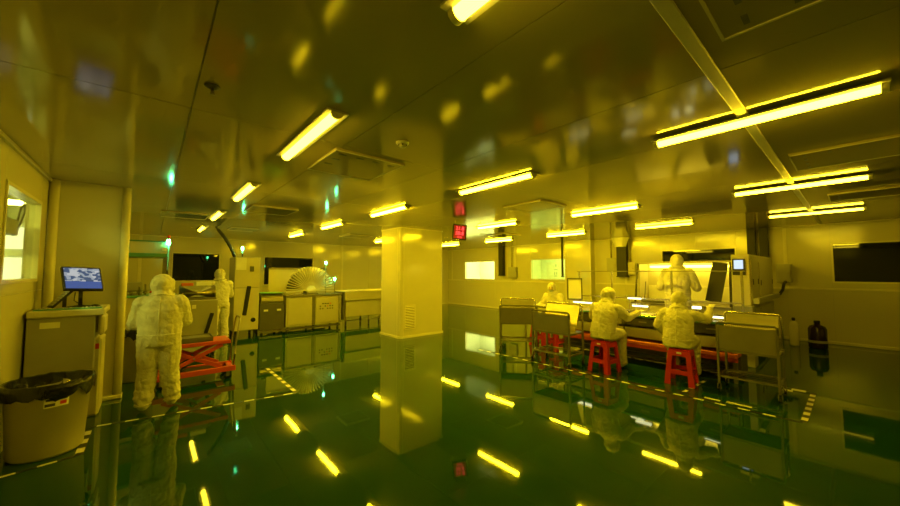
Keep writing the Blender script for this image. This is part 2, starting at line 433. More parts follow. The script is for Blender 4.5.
# ------------------------------------------------------------------ ceiling lamps
def make_lamp():
    T = thing('ceiling_light', 'x', 'light', (0, 0, ROOM_H))
    L = 1.24
    b = bm_(); prism(b, [(-0.078, -0.002), (0.078, -0.002), (0.078, -0.015), (-0.078, -0.015)], 'y', -L/2, L/2)
    part(T, 'housing', b, 'lamp_tray', world=False)
    arc = [(0.037*math.cos(t), -0.014-0.036*math.sin(t)) for t in [PI*k/10 for k in range(11)]]
    b = bm_(); prism(b, arc, 'y', -L/2+0.035, L/2-0.035); part(T, 'diffuser', b, 'tube', world=False)
    for s in (-1, 1):
        arc2 = [(0.041*math.cos(t), -0.014-0.040*math.sin(t)) for t in [PI*k/10 for k in range(11)]]
        b = bm_(); prism(b, arc2, 'y', s*(L/2-0.035), s*(L/2-0.004)); part(T, 'end_cap', b, 'lamp_cap', world=False)
        b = bm_(); tube(b, [(0, s*(L/2-0.05), -0.001), (0, s*(L/2-0.05), -0.004)], 0.02, 8); part(T, 'mounting_boss', b, 'lamp_tray', world=False)
    return T
lampX = [0.935, 3.19, 6.08, 9.05]
lampY = [0.44, 2.88, 5.40, 7.95, 10.55]
rowname = ['row of yellow ceiling lamps nearest the left wall', 'row of yellow ceiling lamps left of the column', 'row of yellow ceiling lamps in line with the column', 'row of yellow ceiling lamps nearest the right wall']
rowlab = ['nearest the left wall', 'left of the column', 'in line with the column', 'nearest the right wall']
first = None
for i, x in enumerate(lampX):
    for j, y in enumerate(lampY):
        if (i, j) == (2, 3): continue
        T = make_lamp() if first is None else copy_tree(first)
        if first is None: first = T
        T.location = (x, y, ROOM_H - (0.014 if j == 0 else 0))
        T['label'] = 'yellow tube lamp, %s from the far wall, in the row %s' % (['fifth', 'fourth', 'third', 'second', 'first'][j] if i != 2 else ['fourth', 'third', 'second', '', 'first'][j], rowlab[i])
        T['group'] = rowname[i]
        mm = 'tube_weak' if i == 0 or (i, j) == (3, 0) else 'tube_mid' if (i, j) == (1, 1) else ('tube_dim' if j == 0 or (i == 3 and j == 1) else 'tube')
        for ch in T.children:
            if ch.name.startswith('diffuser'):
                ch.material_slots[0].link = 'OBJECT'; ch.material_slots[0].material = MATS[mm]

# ceiling air units
def air_unit(x, y, w, d, label, sx=1, sy=1):
    T = thing('ceiling_vent', label, 'vent', (x, y, ROOM_H), group='air panels in the ceiling')
    b = bm_(); box(b, *sorted((0, sx*w)), *sorted((0, sy*d)), -0.022, -0.0005, 0.004); part(T, 'panel', b, 'ceiling_steel', world=False)
    fr = bm_(); t = 0.012
    for q in ((0, w, 0, t), (0, w, d-t, d), (0, t, 0, d), (w-t, w, 0, d)):
        box(fr, *sorted((sx*q[0], sx*q[1])), *sorted((sy*q[2], sy*q[3])), -0.028, -0.0215)
    part(T, 'frame', fr, 'trim', world=False)
    for k in range(4):
        cx = 0.10+k*(w-0.2)/3
        b = bm_(); boxc(b, (sx*cx, sy*0.10, -0.0235), (0.075, 0.022, 0.004)); part(T, 'slot', b, 'machine_dark', world=False)
    for k in range(2):
        b = bm_(); boxc(b, (sx*0.10, sy*(0.26+k*0.18), -0.0235), (0.075, 0.022, 0.004)); part(T, 'slot', b, 'machine_dark', world=False)
    return T
air_unit(1.21, 2.95, 0.72, 0.76, 'slotted air panel in the ceiling beside the smoke detector')
air_unit(2.0, 0.36, 0.72, 0.76, 'slotted air panel beside the pale ceiling trim strip', -1, -1)
air_unit(4.5, 0.36, 0.72, 0.76, 'slotted air panel between two lamps near the dark window', 1, -1)
air_unit(7.2, 0.20, 0.72, 0.76, 'slotted air panel close to the wide dark window', 1, -1)
air_unit(4.35, 9.5, 0.72, 0.76, 'slotted air panel above the white cabinet behind the column')
air_unit(1.22, 6.34, 0.72, 0.76, 'slotted air panel above the scissor lift')
air_unit(0.1, 8.0, 0.72, 0.76, 'slotted air panel above the shelf machine')
air_unit(4.45, 3.05, 0.72, 0.76, 'slotted air panel above the steel trolleys')
air_unit(7.55, 6.4, 0.72, 0.76, 'slotted air panel above the far seated worker')
air_unit(1.45, 9.8, 0.6, 0.7, 'slotted air panel above the standing worker by the door panel')
# detectors
T = thing('smoke_detector', 'round white smoke detector on the ceiling beside the air panel', 'detector', (1.59, 2.47, ROOM_H))
b = bm_(); lathe(b, [(0.055, -0.001), (0.055, -0.014), (0.048, -0.02)], n=20); part(T, 'base', b, 'paper', True, False)
b = bm_(); lathe(b, [(0.034, -0.02), (0.036, -0.04), (0.024, -0.048)], n=16); part(T, 'sensor', b, 'trim', True, False)
for k in range(6):
    a = k*PI/3
    b = bm_(); boxc(b, (0.036*math.cos(a), 0.036*math.sin(a), -0.032), (0.008, 0.008, 0.014)); part(T, 'slot', b, 'print_dark', world=False)
T = thing('sprinkler', 'small dark round sprinkler on the ceiling by the left seam', 'sprinkler', (0.24, 2.45, ROOM_H))
b = bm_(); lathe(b, [(0.04, -0.001), (0.042, -0.006), (0.02, -0.014)], n=18); part(T, 'rosette', b, 'print_dark', True, False)
b = bm_(); tube(b, [(0, 0, -0.012), (0, 0, -0.05)], 0.008, 8); part(T, 'nozzle', b, 'steel', True, False)
b = bm_(); lathe(b, [(0.016, -0.054), (0.016, -0.05)], n=12); part(T, 'deflector', b, 'steel', False, False)
# hanging digital clock
def txt(body, size, m, T, loc, name='digits', parent=None, extr=0.001, rot=None):
    cu = bpy.data.curves.new(name, 'FONT'); cu.body = body; cu.size = size; cu.align_x = 'CENTER'; cu.align_y = 'CENTER'; cu.extrude = extr
    tmp = bpy.data.objects.new(name, cu); C.objects.link(tmp)
    dg = bpy.context.evaluated_depsgraph_get()
    me = bpy.data.meshes.new_from_object(tmp.evaluated_get(dg))
    bpy.data.objects.remove(tmp); bpy.data.curves.remove(cu)
    me.transform(Matrix.Translation(loc) @ (rot or Matrix.Rotation(PI/2, 4, 'X')))
    me.materials.clear(); me.materials.append(MATS[m])
    o = bpy.data.objects.new(name, me); C.objects.link(o); o.parent = parent or T
    return o
ck = (5.0, 5.5)
T = thing('digital_clock', 'black hanging digital display with red figures', 'clock', (ck[0], ck[1], 2.46), math.radians(-33))
b = bm_(); box(b, -0.155, 0.155, -0.03, 0.03, -0.165, 0.165, 0.008); cb = part(T, 'case', b, 'black', world=False)
b = bm_(); box(b, -0.125, 0.125, -0.033, -0.0295, -0.14, 0.14); part(T, 'display', b, 'led_glow', world=False)
txt('21.8', 0.105, 'led_red', T, (0, -0.036, 0.075))
txt('58.8', 0.105, 'led_red', T, (0, -0.036, -0.03))
txt('10:26', 0.05, 'led_red', T, (0, -0.036, -0.112))
for s in (-1, 1):
    b = bm_(); tube(b, [(s*0.11, 0, 0.16), (s*0.11, 0, 0.249)], 0.006, 6); part(T, 'hanger', b, 'steel', True, False)
T.rotation_euler = (math.radians(0), math.radians(5), math.radians(-33))

# ------------------------------------------------------------------ floor tape
def tape(p0, p1, w, label, dash=0.11, gap=0.11):
    p0 = Vector((p0[0], p0[1], 0)); p1 = Vector((p1[0], p1[1], 0)); d = p1-p0; L = d.length; a = math.atan2(d.y, d.x)
    T = thing('floor_tape', label, 'tape', p0, a)
    b = bm_(); box(b, 0, L, -w/2, w/2, 0.0003, 0.0012); part(T, 'backing', b, 'tape_black', world=False)
    bb = bm_(); box(bb, 0, dash, -w/2+0.003, w/2-0.003, 0.0012, 0.0022); me = None
    x = gap/2
    while x + dash < L:
        if me is None: o = part(T, 'stripe', bb, 'tape_white', world=False); me = o.data
        else:
            o = bpy.data.objects.new('stripe', me); C.objects.link(o); o.parent = T
        o.location = (x, 0, 0); x += dash+gap
tape((-0.42, 4.5), (-0.42, 5.15), 0.06, 'striped floor tape beside the large bin')
tape((-0.92, 4.40), (-0.42, 4.5), 0.04, 'striped floor tape in front of the large bin')
tape((-0.42, 5.22), (1.53, 4.91), 0.045, 'striped floor tape in front of the worker at the lift')
tape((1.53, 4.95), (1.53, 6.5), 0.055, 'striped floor tape to the right of the scissor lift')
tape((5.22, 5.2), (5.32, 0.42), 0.05, 'long striped floor tape in front of trolleys and stools')
tape((5.36, 0.42), (6.75, 0.42), 0.06, 'striped floor tape at the end by the nearest trolley')
tape((6.75, 1.55), (6.75, 0.46), 0.05, 'striped floor tape behind the trolley by the wide dark window')
tape((5.42, 1.56), (6.35, 1.50), 0.05, 'striped floor tape between the raised-hand worker and the solitary trolley')
# solid pale tape pieces on the floor by the trolley
for (x, y), (lx, ly), lab in (((5.44, 1.24), (0.05, 0.16), 'short pale tape piece just inside the long striped tape'), ((5.46, 0.98), (0.06, 0.24), 'long pale tape piece just inside the long striped tape'), ((6.62, 0.66), (0.10, 0.10), 'square pale tape piece under the rear of the solitary trolley'), ((6.72, 0.56), (0.10, 0.14), 'pale tape piece behind the solitary trolley near the striped end tape')):
    b = bm_(); box(b, x-lx/2, x+lx/2, y-ly/2, y+ly/2, 0.0003, 0.0016)
    single('floor_tape', b, 'tape_white', lab, 'tape', (x, y, 0))

# ------------------------------------------------------------------ left side: console, monitor, bins, lift
T = thing('control_console', 'tan control console against the left wall below the lit window', 'console', (-0.65, 5.75, 0))
b = bm_(); box(b, XL+0.02, -0.44, 5.46, 6.12, 0.55, 1.13, 0.006); part(T, 'body', b, 'machine_grey')
b = bm_(); box(b, XL+0.02, -0.62, 5.56, 6.12, 0.0, 0.55, 0.006); part(T, 'lower_cabinet', b, 'machine_grey')
b = bm_(); box(b, -0.58, -0.39, 5.6, 6.05, 0.0, 0.86, 0.02); part(T, 'pedestal', b, 'machine_cream')
b = bm_(); box(b, -0.56, -0.41, 5.594, 5.60, 0.74, 0.80); part(T, 'red_strip', b, 'label_red')
b = bm_(); box(b, XL+0.02, -0.37, 5.42, 6.13, 1.13, 1.20, 0.01); top = part(T, 'top', b, 'machine_cream')
b = bm_(); box(b, -0.42, -0.37, 5.50, 5.9, 0.9, 1.12, 0.02); part(T, 'side_bracket', b, 'machine_cream')
b = bm_(); box(b, -0.84, -0.70, 5.452, 5.461, 1.02, 1.08); part(T, 'label_plate', b, 'paper')
b = bm_(); box(b, -0.90, -0.40, 5.50, 5.62, 1.20, 1.215); ks = part(T, 'key_strip', b, 'teal_edge')
for k in range(16):
    if k in (5, 9, 10): continue
    b = bm_(); box(b, -0.885+k*0.03, -0.868+k*0.03, 5.505, 5.53, 1.215, 1.224); part(T, 'key', b, 'keys', parent=ks)
b = bm_(); ellip(b, (-0.47, 5.72, 1.2), (0.05, 0.03, 0.035), u=12, v=8); part(T, 'palm_button', b, 'black', True)

# monitor
T = thing('monitor', 'tilted computer monitor showing a grid of pictures on the console', 'monitor', (-0.60, 5.86, 1.2), math.radians(22))
b = bm_(); lathe(b, [(0.11, 0.0), (0.11, 0.012), (0.04, 0.02)], n=20); part(T, 'base', b, 'black', True, False)
b = bm_(); tube(b, [(0, 0.01, 0.015), (0, 0.02, 0.2), (0, 0.0, 0.31)], 0.018, 8); part(T, 'stand', b, 'black', True, False)
M = Matrix.Translation((0.0, -0.01, 0.32)) @ Matrix.Rotation(math.radians(3), 4, 'Y') @ Matrix.Rotation(math.radians(-36), 4, 'X')
b = bm_(); box(b, -0.165, 0.165, -0.02, 0.02, -0.16, 0.16, 0.006, M); part(T, 'case', b, 'black', world=False)
b = bm_(); box(b, -0.150, 0.150, -0.0225, -0.0195, -0.045, 0.142, M=M); part(T, 'screen', b, 'monitor_picture', world=False)
b = bm_(); box(b, -0.150, 0.150, -0.0225, -0.0195, -0.142, -0.047, M=M); part(T, 'screen', b, 'monitor_blue', world=False)
b = bm_(); tube(b, [(-0.05, 0.0, 0.17), (-0.07, -0.05, 0.08), (-0.02, -0.07, 0.03), (0.03, -0.06, 0.012)], 0.004, 6); part(T, 'cable', b, 'black', True, False)
# keyboard propped
T = thing('keyboard', 'black and white keyboard propped up beside the monitor', 'keyboard', (-0.83, 5.86, 1.2), math.radians(22))
M = Matrix.Rotation(math.radians(-50), 4, 'Y')
b = bm_(); box(b, 0.0, 0.3, -0.08, 0.06, 0.0, 0.022, 0.005, M); part(T, 'case', b, 'black', world=False)
for k in range(9):
    b = bm_(); box(b, 0.02+k*0.03, 0.044+k*0.03, -0.07, 0.05, 0.022, 0.03, M=M); part(T, 'key_row', b, 'keys', world=False)
b = bm_(); box(b, 0.10, 0.13, 0.03, 0.05, 0.0, 0.12); part(T, 'prop', b, 'black', world=False)

def bin_(name, label, loc, r0, r1, h, lab=True):
    T = thing(name, label, 'bin', loc)
    b = bm_(); lathe(b, [(r0*0.92, 0.0), (r0, 0.02), (r1, h-0.05), (r1+0.015, h-0.05), (r1+0.018, h), (r1-0.004, h), (r1-0.01, h-0.03), (r0-0.012, 0.03)], n=40)
    part(T, 'body', b, 'bin_plastic', True, False)
    b = bm_(); n_ = 48; rings = []
    prof = [(r1+0.026, h-0.10), (r1+0.030, h-0.03), (r1+0.026, h+0.014), (r1-0.01, h+0.01), (r1*0.9, h-0.06), (r1*0.6, h-0.09), (r1*0.25, h-0.07), (0.001, h-0.08)]
    for q, (rr, z) in enumerate(prof):
        ring = []
        for k in range(n_):
            a = 2*PI*k/n_; w = noise.noise(Vector((math.cos(a)*5, math.sin(a)*5, z*9+loc[0])))
            am = 0.012 if q in (1, 2, 3) else (0.0 if q == len(prof)-1 else 0.03)
            zz = z + w*am + (0.035*w if q == 0 else 0)
            ring.append(b.verts.new(((rr+w*0.006)*math.cos(a), (rr+w*0.006)*math.sin(a), zz)))
        rings.append(ring)
    for a_, c_ in zip(rings, rings[1:]):
        for k in range(n_): b.faces.new((a_[k], a_[(k+1) % n_], c_[(k+1) % n_], c_[k]))
    part(T, 'bin_bag', b, 'black_bag', True, False)
    return T
T = bin_('waste_bin', 'large cream waste bin with black bag beside the console', (-0.655, 4.80, 0), 0.235, 0.265, 0.62)
# label on the bin facing the camera
aa = math.radians(-72)
def onbin(w, z0, z1, da, rr):
    b = bm_(); seg = 6
    prev = None
    for k in range(seg+1):
        a = aa+da + (k/seg-0.5)*w/rr
        cur = [b.verts.new((rr_*math.cos(a), rr_*math.sin(a), z)) for rr_, z in ((rr+0.0005*0, z0), (rr+0.004, z1))]
        if prev: b.faces.new((prev[0], cur[0], cur[1], prev[1]))
        prev = cur
    return b
part(T, 'label', onbin(0.15, 0.44, 0.53, 0, 0.2605), 'paper', world=False)
part(T, 'label_print', onbin(0.04, 0.455, 0.485, 0.15, 0.2625), 'label_red', world=False)
part(T, 'label_print', onbin(0.13, 0.495, 0.515, 0, 0.264), 'print_dark', world=False)
part(T, 'label_print', onbin(0.06, 0.45, 0.475, -0.15, 0.2622), 'print_dark', world=False)
# crumpled film in the bin
b = bm_()
for k in range(5):
    M = Matrix.Translation((0.02+0.02*k, -0.02*k, 0.58+0.008*k)) @ Matrix.Rotation(0.3+k*0.35, 4, 'Z') @ Matrix.Rotation(0.3*(k-2), 4, 'X')
    box(b, -0.10, 0.10, -0.012, 0.012, -0.004, 0.004, 0.002, M)
o = finish('crumpled_film', b, 'alu', None); o.location = (-0.655, 4.80, 0); tag(o, 'crumpled shiny film strips lying in the large bin', 'film')
bin_('waste_bin', 'cream waste bin with black bag beside the shelf machine behind the return wall', (-0.12, 7.1, 0), 0.19, 0.22, 0.74)

# scissor lift table
T = thing('scissor_lift', 'orange-red scissor lift table beside the worker on the left', 'lift', (0.6, 6.4, 0))
lx0, lx1, ly0, ly1 = 0.12, 0.96, 6.2, 6.66
b = bm_(); box(b, lx0, lx1, ly0, ly1, 0.53, 0.585, 0.008); part(T, 'platform', b, 'lift_orange')
b = bm_()
for y in (ly0+0.02, ly1-0.08): box(b, lx0-0.05, lx1+0.08, y, y+0.06, 0.11, 0.185, 0.006)
for x in (lx0, lx1-0.02): box(b, x, x+0.08, ly0+0.03, ly1-0.03, 0.12, 0.17, 0.004)
part(T, 'base_frame', b, 'lift_orange')
for y in (ly0+0.04, ly1-0.07):
    for s in (0, 1):
        xa, xb = (lx0+0.06, lx1-0.1) if s == 0 else (lx1-0.1, lx0+0.06)
        p0 = Vector((xa, y, 0.19)); p1 = Vector((xb, y, 0.52)); d = p1-p0
        M = Matrix.Translation((p0+p1)/2 + Vector((0, 0.02*s, 0))) @ Matrix.Rotation(-math.atan2(d.z, d.x), 4, 'Y')
        b = bm_(); box(b, -d.length/2, d.length/2, -0.008, 0.008, -0.028, 0.028, 0.004, M); part(T, 'scissor_arm', b, 'lift_orange')
b = bm_(); tube(b, [((lx0+lx1)/2-0.02, ly0+0.02, 0.355), ((lx0+lx1)/2-0.02, ly1-0.03, 0.355)], 0.014, 10); part(T, 'pivot', b, 'steel', True)
b = bm_(); tube(b, [(0.35, 6.43, 0.17), (0.62, 6.43, 0.34)], 0.03, 10); part(T, 'hydraulic_ram', b, 'steel', True)
b = bm_(); box(b, 0.24, 0.82, 6.3, 6.56, 0.12, 0.17); part(T, 'pump_cover', b, 'black')
for x in (lx0+0.04, lx1-0.02):
    for y in (ly0+0.05, ly1-0.05):
        b = bm_(); tube(b, [(x, y-0.018, 0.05), (x, y+0.018, 0.05)], 0.05, 14); w = part(T, 'caster_wheel', b, 'black_rubber', True)
        b = bm_(); box(b, x-0.02, x+0.02, y-0.025, y-0.019, 0.04, 0.12); box(b, x-0.02, x+0.02, y+0.019, y+0.025, 0.04, 0.12); part(T, 'fork', b, 'steel', parent=w)
b = bm_(); y0_, y1_ = ly0+0.06, ly1-0.06
tube(b, [(lx1+0.05, y0_, 0.15), (lx1+0.08, y0_, 0.55), (lx1+0.12, y0_, 0.86), (lx1+0.13, y0_+0.04, 0.90), (lx1+0.13, y1_-0.04, 0.90), (lx1+0.12, y1_, 0.86), (lx1+0.08, y1_, 0.55), (lx1+0.05, y1_, 0.15)], 0.013, 8)
part(T, 'push_handle', b, 'steel', True)
# tray of panels on lift
T = thing('panel_tray', 'shallow grey steel tray lying on the scissor lift table', 'tray', (0.45, 6.42, 0.585))
b = bm_(); box(b, 0.16, 0.74, 6.24, 6.6, 0.585, 0.60)
for q in ((0.16, 0.74, 6.24, 6.25), (0.16, 0.74, 6.59, 6.60), (0.16, 0.17, 6.24, 6.6), (0.73, 0.74, 6.24, 6.6)): box(b, *q, 0.59, 0.655)
part(T, 'tray_body', b, 'steel_dull')
for k in range(5):
    b = bm_(); box(b, 0.18, 0.72, 6.265, 6.575, 0.602+k*0.009, 0.607+k*0.009); part(T, 'panel', b, 'machine_grey' if k % 2 else 'steel_dull')

# ------------------------------------------------------------------ shelf machine on the left
T = thing('shelf_machine', 'cream processing machine with open shelf bay and tower lamp behind the worker', 'machine', (0.3, 8.3, 0))
b = bm_(); box(b, -0.36, 0.36, 7.9, 8.75, 0.06, 1.17, 0.008); part(T, 'lower_cabinet', b, 'machine_cream')
b = bm_(); box(b, -0.38, 0.38, 7.87, 8.78, 1.17, 1.2, 0.003); part(T, 'counter', b, 'teal_edge')
b = bm_(); box(b, -0.36, 0.2, 7.95, 8.75, 1.93, 2.13, 0.006); part(T, 'upper_cabinet', b, 'machine_cream')
for z0, z1 in ((1.865, 1.93), (2.13, 2.15)):
    b = bm_(); box(b, -0.38, 0.22, 7.92, 8.77, z0, z1, 0.004); part(T, 'edge_band', b, 'teal_edge')
for x in (-0.34, 0.19):
    for y in (7.97, 8.7):
        b = bm_(); box(b, x-0.02, x+0.02, y-0.02, y+0.02, 1.2, 1.87); part(T, 'post', b, 'steel_dull')
b = bm_(); tube(b, [(-0.3, 8.15, 1.28), (0.15, 8.15, 1.28)], 0.014, 8); part(T, 'pipe', b, 'steel', True)
for k, x in enumerate((-0.24, -0.14, -0.06, 0.03, 0.11)):
    b = bm_(); tube(b, [(x, 8.15, 1.2), (x, 8.15, 1.30+0.05*(k % 3))], 0.012, 8); part(T, 'pipe', b, 'steel', True)
    b = bm_(); lathe(b, [(0.03, 0), (0.034, 0.02), (0.02, 0.035)], (x, 8.13, 1.235), 12); part(T, 'valve', b, 'label_red' if k == 3 else 'steel_dull', True)
b = bm_(); box(b, -0.30, -0.1, 8.3, 8.5, 1.2, 1.42, 0.005); part(T, 'gear_box', b, 'machine_grey')
b = bm_(); box(b, 0.40, 1.0, 7.95, 8.7, 0.10, 1.08, 0.008); part(T, 'pump_cabinet', b, 'machine_grey')
b = bm_(); tube(b, [(0.42, 8.28, 1.2), (0.98, 8.28, 1.2)], 0.15, 24); part(T, 'drum', b, 'steel', True)
b = bm_(); box(b, 0.42, 0.98, 8.05, 8.5, 1.08, 1.12); part(T, 'drum_saddle', b, 'steel_dull')
for x in (0.46, 0.94):
    b = bm_(); tube(b, [(x-0.012, 8.28, 1.2), (x+0.012, 8.28, 1.2)], 0.156, 24); part(T, 'drum_band', b, 'steel_dull', True)
b = bm_(); box(b, 0.44, 0.62, 8.1, 8.2, 1.345, 1.40, 0.004); part(T, 'sensor_block', b, 'orange_shelf')
b = bm_(); box(b, 0.66, 0.9, 8.1, 8.2, 1.345, 1.42, 0.004); part(T, 'sensor_block', b, 'paper')
b = bm_(); box(b, -0.03, 0.03, -0.02, 0.0, -0.22, 0.22, 0.006, Matrix.Translation((0.86, 7.95, 0.62)) @ Matrix.Rotation(math.radians(14), 4, 'Y')); part(T, 'handle', b, 'black')
b = bm_(); box(b, 0.60, 0.66, 7.942, 7.95, 0.93, 1.0); part(T, 'switch_plate', b, 'paper')
for x in (-0.3, 0.3, 0.46, 0.94):
    for y in (8.0, 8.65):
        b = bm_(); tube(b, [(x, y, 0.0), (x, y, 0.11)], 0.03, 10); part(T, 'foot', b, 'black_rubber')
b = bm_(); tube(b, [(0.225, 7.92, 1.18), (0.225, 7.92, 2.09)], 0.014, 8); tp = part(T, 'lamp_pole', b, 'steel', True)
b = bm_(); lathe(b, [(0.024, 2.09), (0.026, 2.17), (0.02, 2.18)], (0.225, 7.92, 0), 14); part(T, 'tower_lamp', b, 'indicator', True, parent=tp)
b = bm_(); lathe(b, [(0.022, 2.18), (0.022, 2.25), (0.012, 2.26)], (0.225, 7.92, 0), 14); part(T, 'lamp_cap', b, 'label_red', True, parent=tp)
b = bm_(); box(b, 0.14, 0.2, 7.9, 7.93, 1.98, 2.03); part(T, 'sign_plate', b, 'plastic_film')

# ------------------------------------------------------------------ machine line along the far side
YM = 9.85
T = thing('door_cabinet', 'tall tan steel cabinet with slanted handle beside the standing worker', 'cabinet', (1.83, 10.2, 0))
b = bm_(); box(b, 1.55, 2.11, YM+0.02, 10.6, 0.16, 1.98, 0.008); part(T, 'body', b, 'machine_grey')
b = bm_(); box(b, 1.56, 2.10, YM-0.005, YM+0.02, 1.22, 1.97, 0.004); part(T, 'door', b, 'machine_cream')
b = bm_(); box(b, 1.56, 2.10, YM-0.005, YM+0.02, 0.18, 1.205, 0.004); dd = part(T, 'door', b, 'machine_cream')
b = bm_(); box(b, 1.58, 1.80, YM-0.011, YM-0.004, 1.66, 1.96); part(T, 'notice', b, 'paper')
b = bm_(); box(b, -0.045, 0.045, -0.03, 0.0, -0.36, 0.36, 0.008, Matrix.Translation((1.83, YM-0.004, 0.90)) @ Matrix.Rotation(math.radians(7), 4, 'Y')); part(T, 'slot_handle', b, 'black', parent=dd)
b = bm_(); tube(b, [(1.98, YM-0.02, 0.42), (1.98, YM, 0.42)], 0.055, 16); part(T, 'port', b, 'black', True, parent=dd)
b = bm_(); box(b, 1.88, 1.97, YM-0.02, YM-0.004, 1.62, 1.75, 0.004); part(T, 'switch_box', b, 'machine_dark')
for x in (1.62, 2.04):
    for y in (9.95, 10.5):
        b = bm_(); tube(b, [(x, y, 0), (x, y, 0.17)], 0.03, 10); part(T, 'foot', b, 'black_rubber')
b = bm_(); tube(b, [(1.74, 10.06, 1.97), (1.74, 10.06, 2.16)], 0.012, 8); tp = part(T, 'lamp_pole', b, 'steel', True)
b = bm_(); lathe(b, [(0.026, 2.16), (0.028, 2.235), (0.02, 2.245)], (1.74, 10.06, 0), 14); part(T, 'tower_lamp', b, 'indicator', True, parent=tp)
# hose from ceiling to cabinet
b = bm_(); hp = []
for k in range(13):
    t = k/12; hp.append((1.18+0.42*t + 0.05*math.sin(t*PI), 10.2, ROOM_H-0.001-(ROOM_H-1.985)*t))
hr = [0.035+(0.006 if k % 2 else 0) for k in range(13)]
tube(b, hp, 0.04, 12, radii=hr)
o = finish('flexible_hose', b, 'black_rubber', None, True, (1.2, 10.2, 2.0)); o.location = (1.2, 10.2, 2.0)
tag(o, 'black flexible hose hanging from the ceiling to the tall tan cabinet', 'hose')

T = thing('dark_cabinet', 'dark grey cabinet with steel hopper between tall cabinet and cream cabinet', 'cabinet', (2.42, 10.2, 0))
b = bm_(); box(b, 2.13, 2.71, YM, 10.6, 0.12, 0.79, 0.006); part(T, 'body', b, 'machine_dark')
for x in (2.22, 2.53):
    b = bm_(); box(b, x, x+0.1, YM-0.008, YM, 0.60, 0.65); part(T, 'name_plate', b, 'paper')
b = bm_(); prism(b, [(YM+0.03, 0.79), (YM+0.01, 0.86), (YM+0.02, 0.95), (YM+0.08, 1.02), (YM+0.2, 1.05), (10.55, 1.05), (10.58, 0.79)], 'x', 2.16, 2.68); part(T, 'hopper', b, 'steel')
b = bm_(); box(b, 2.14, 2.70, YM+0.02, 10.59, 1.05, 1.065); part(T, 'hopper_lid', b, 'teal_edge')
for x in (2.2, 2.64):
    for y in (9.95, 10.5):
        b = bm_(); tube(b, [(x, y, 0), (x, y, 0.13)], 0.03, 10); part(T, 'foot', b, 'black_rubber')
b = bm_(); box(b, 2.15, 2.69, YM+0.06, YM+0.1, 0.05, 0.1); part(T, 'pipe_rail', b, 'steel')

T = thing('cream_cabinet', 'cream double door cabinet carrying the finned wheel', 'cabinet', (3.5, 10.2, 0))
b = bm_(); box(b, 2.76, 4.27, YM+0.02, 10.6, 0.14, 0.94, 0.006); part(T, 'body', b, 'machine_cream')
b = bm_(); box(b, 2.74, 4.29, YM-0.02, 10.62, 0.94, 0.985, 0.005); part(T, 'top', b, 'steel')
for x0, x1 in ((2.80, 3.42), (3.54, 4.16)):
    b = bm_(); box(b, x0, x1, YM-0.002, YM+0.022, 0.19, 0.90, 0.005); d = part(T, 'door', b, 'machine_cream')
    if x0 > 3:
        for r_ in range(3):
            for k in range(6):
                if (r_*7+k*3) % 5 == 0: continue
                b = bm_(); box(b, 3.64+k*0.07, 3.64+k*0.07+(0.05 if r_ == 0 else 0.035), YM-0.006, YM-0.002, 0.70-r_*0.07, 0.73-r_*0.07); part(T, 'print', b, 'print_dark' if (k+r_) % 4 else 'orange_shelf', parent=d)
b = bm_(); box(b, 3.44, 3.52, YM-0.005, YM+0.02, 0.15, 0.93); part(T, 'center_post', b, 'steel_dull')
b = bm_(); box(b, 4.19, 4.27, YM-0.01, YM+0.02, 0.15, 0.93); part(T, 'center_post', b, 'alu')
for x in (2.82, 3.5, 4.2):
    for y in (9.93, 10.52):
        b = bm_(); tube(b, [(x, y, 0), (x, y, 0.15)], 0.03, 10); part(T, 'foot', b, 'black_rubber')
b = bm_(); box(b, 2.76, 4.27, YM+0.05, YM+0.08, 0.06, 0.11); part(T, 'kick_rail', b, 'machine_dark')
b = bm_(); box(b, 2.50, 4.12, 10.64, 10.68, 0.1, 1.72, 0.005); bp_ = part(T, 'backboard', b, 'machine_cream')
b = bm_(); box(b, 2.50, 4.12, 10.62, 10.64, 1.68, 1.73); part(T, 'edge_band', b, 'steel_dull', parent=bp_)
for x, y, z in ((3.86, 10.02, 1.84), (4.10, 9.95, 1.37)):
    b = bm_(); tube(b, [(x, y, 0.98), (x, y, z)], 0.008, 8); tp = part(T, 'lamp_pole', b, 'steel', True)
    b = bm_(); lathe(b, [(0.026, z), (0.03, z+0.06), (0.02, z+0.075)], (x, y, 0), 14); part(T, 'tower_lamp', b, 'indicator', True, parent=tp)
# finned wheel
WC = Vector((3.45, 10.12, 1.10)); WR = 0.66
T = thing('finned_wheel', 'large cream wheel of radial fins standing on the cream cabinet', 'wheel', (WC.x, WC.y, 0.985))
b = bm_(); tube(b, [WC+Vector((0, -0.12, 0)), WC+Vector((0, 0.24, 0))], 0.13, 28); part(T, 'hub', b, 'fin', True)
b = bm_(); box(b, WC.x-0.16, WC.x+0.16, WC.y-0.22, WC.y+0.22, 0.985, 1.02); part(T, 'saddle', b, 'steel_dull')
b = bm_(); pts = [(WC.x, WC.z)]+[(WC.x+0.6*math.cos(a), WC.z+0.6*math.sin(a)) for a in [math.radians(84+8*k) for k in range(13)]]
prism(b, pts, 'y', WC.y+0.09, WC.y+0.11); part(T, 'shade_plate', b, 'machine_dark')  # dark plate added for the shade in the left fin gaps
NF = 27; fme = None
for k in range(NF):
    a = math.radians(-4 + 188*k/(NF-1))
    if fme is None:
        b = bm_(); box(b, 0.125, WR, -0.11, 0.05, -0.009, 0.009); o = finish('fin', b, 'fin', T); fme = o.data
    else:
        o = bpy.data.objects.new('fin', fme); C.objects.link(o); o.parent = T
    o.location = WC - Vector(T.location); o.rotation_euler = (0, -a, 0)

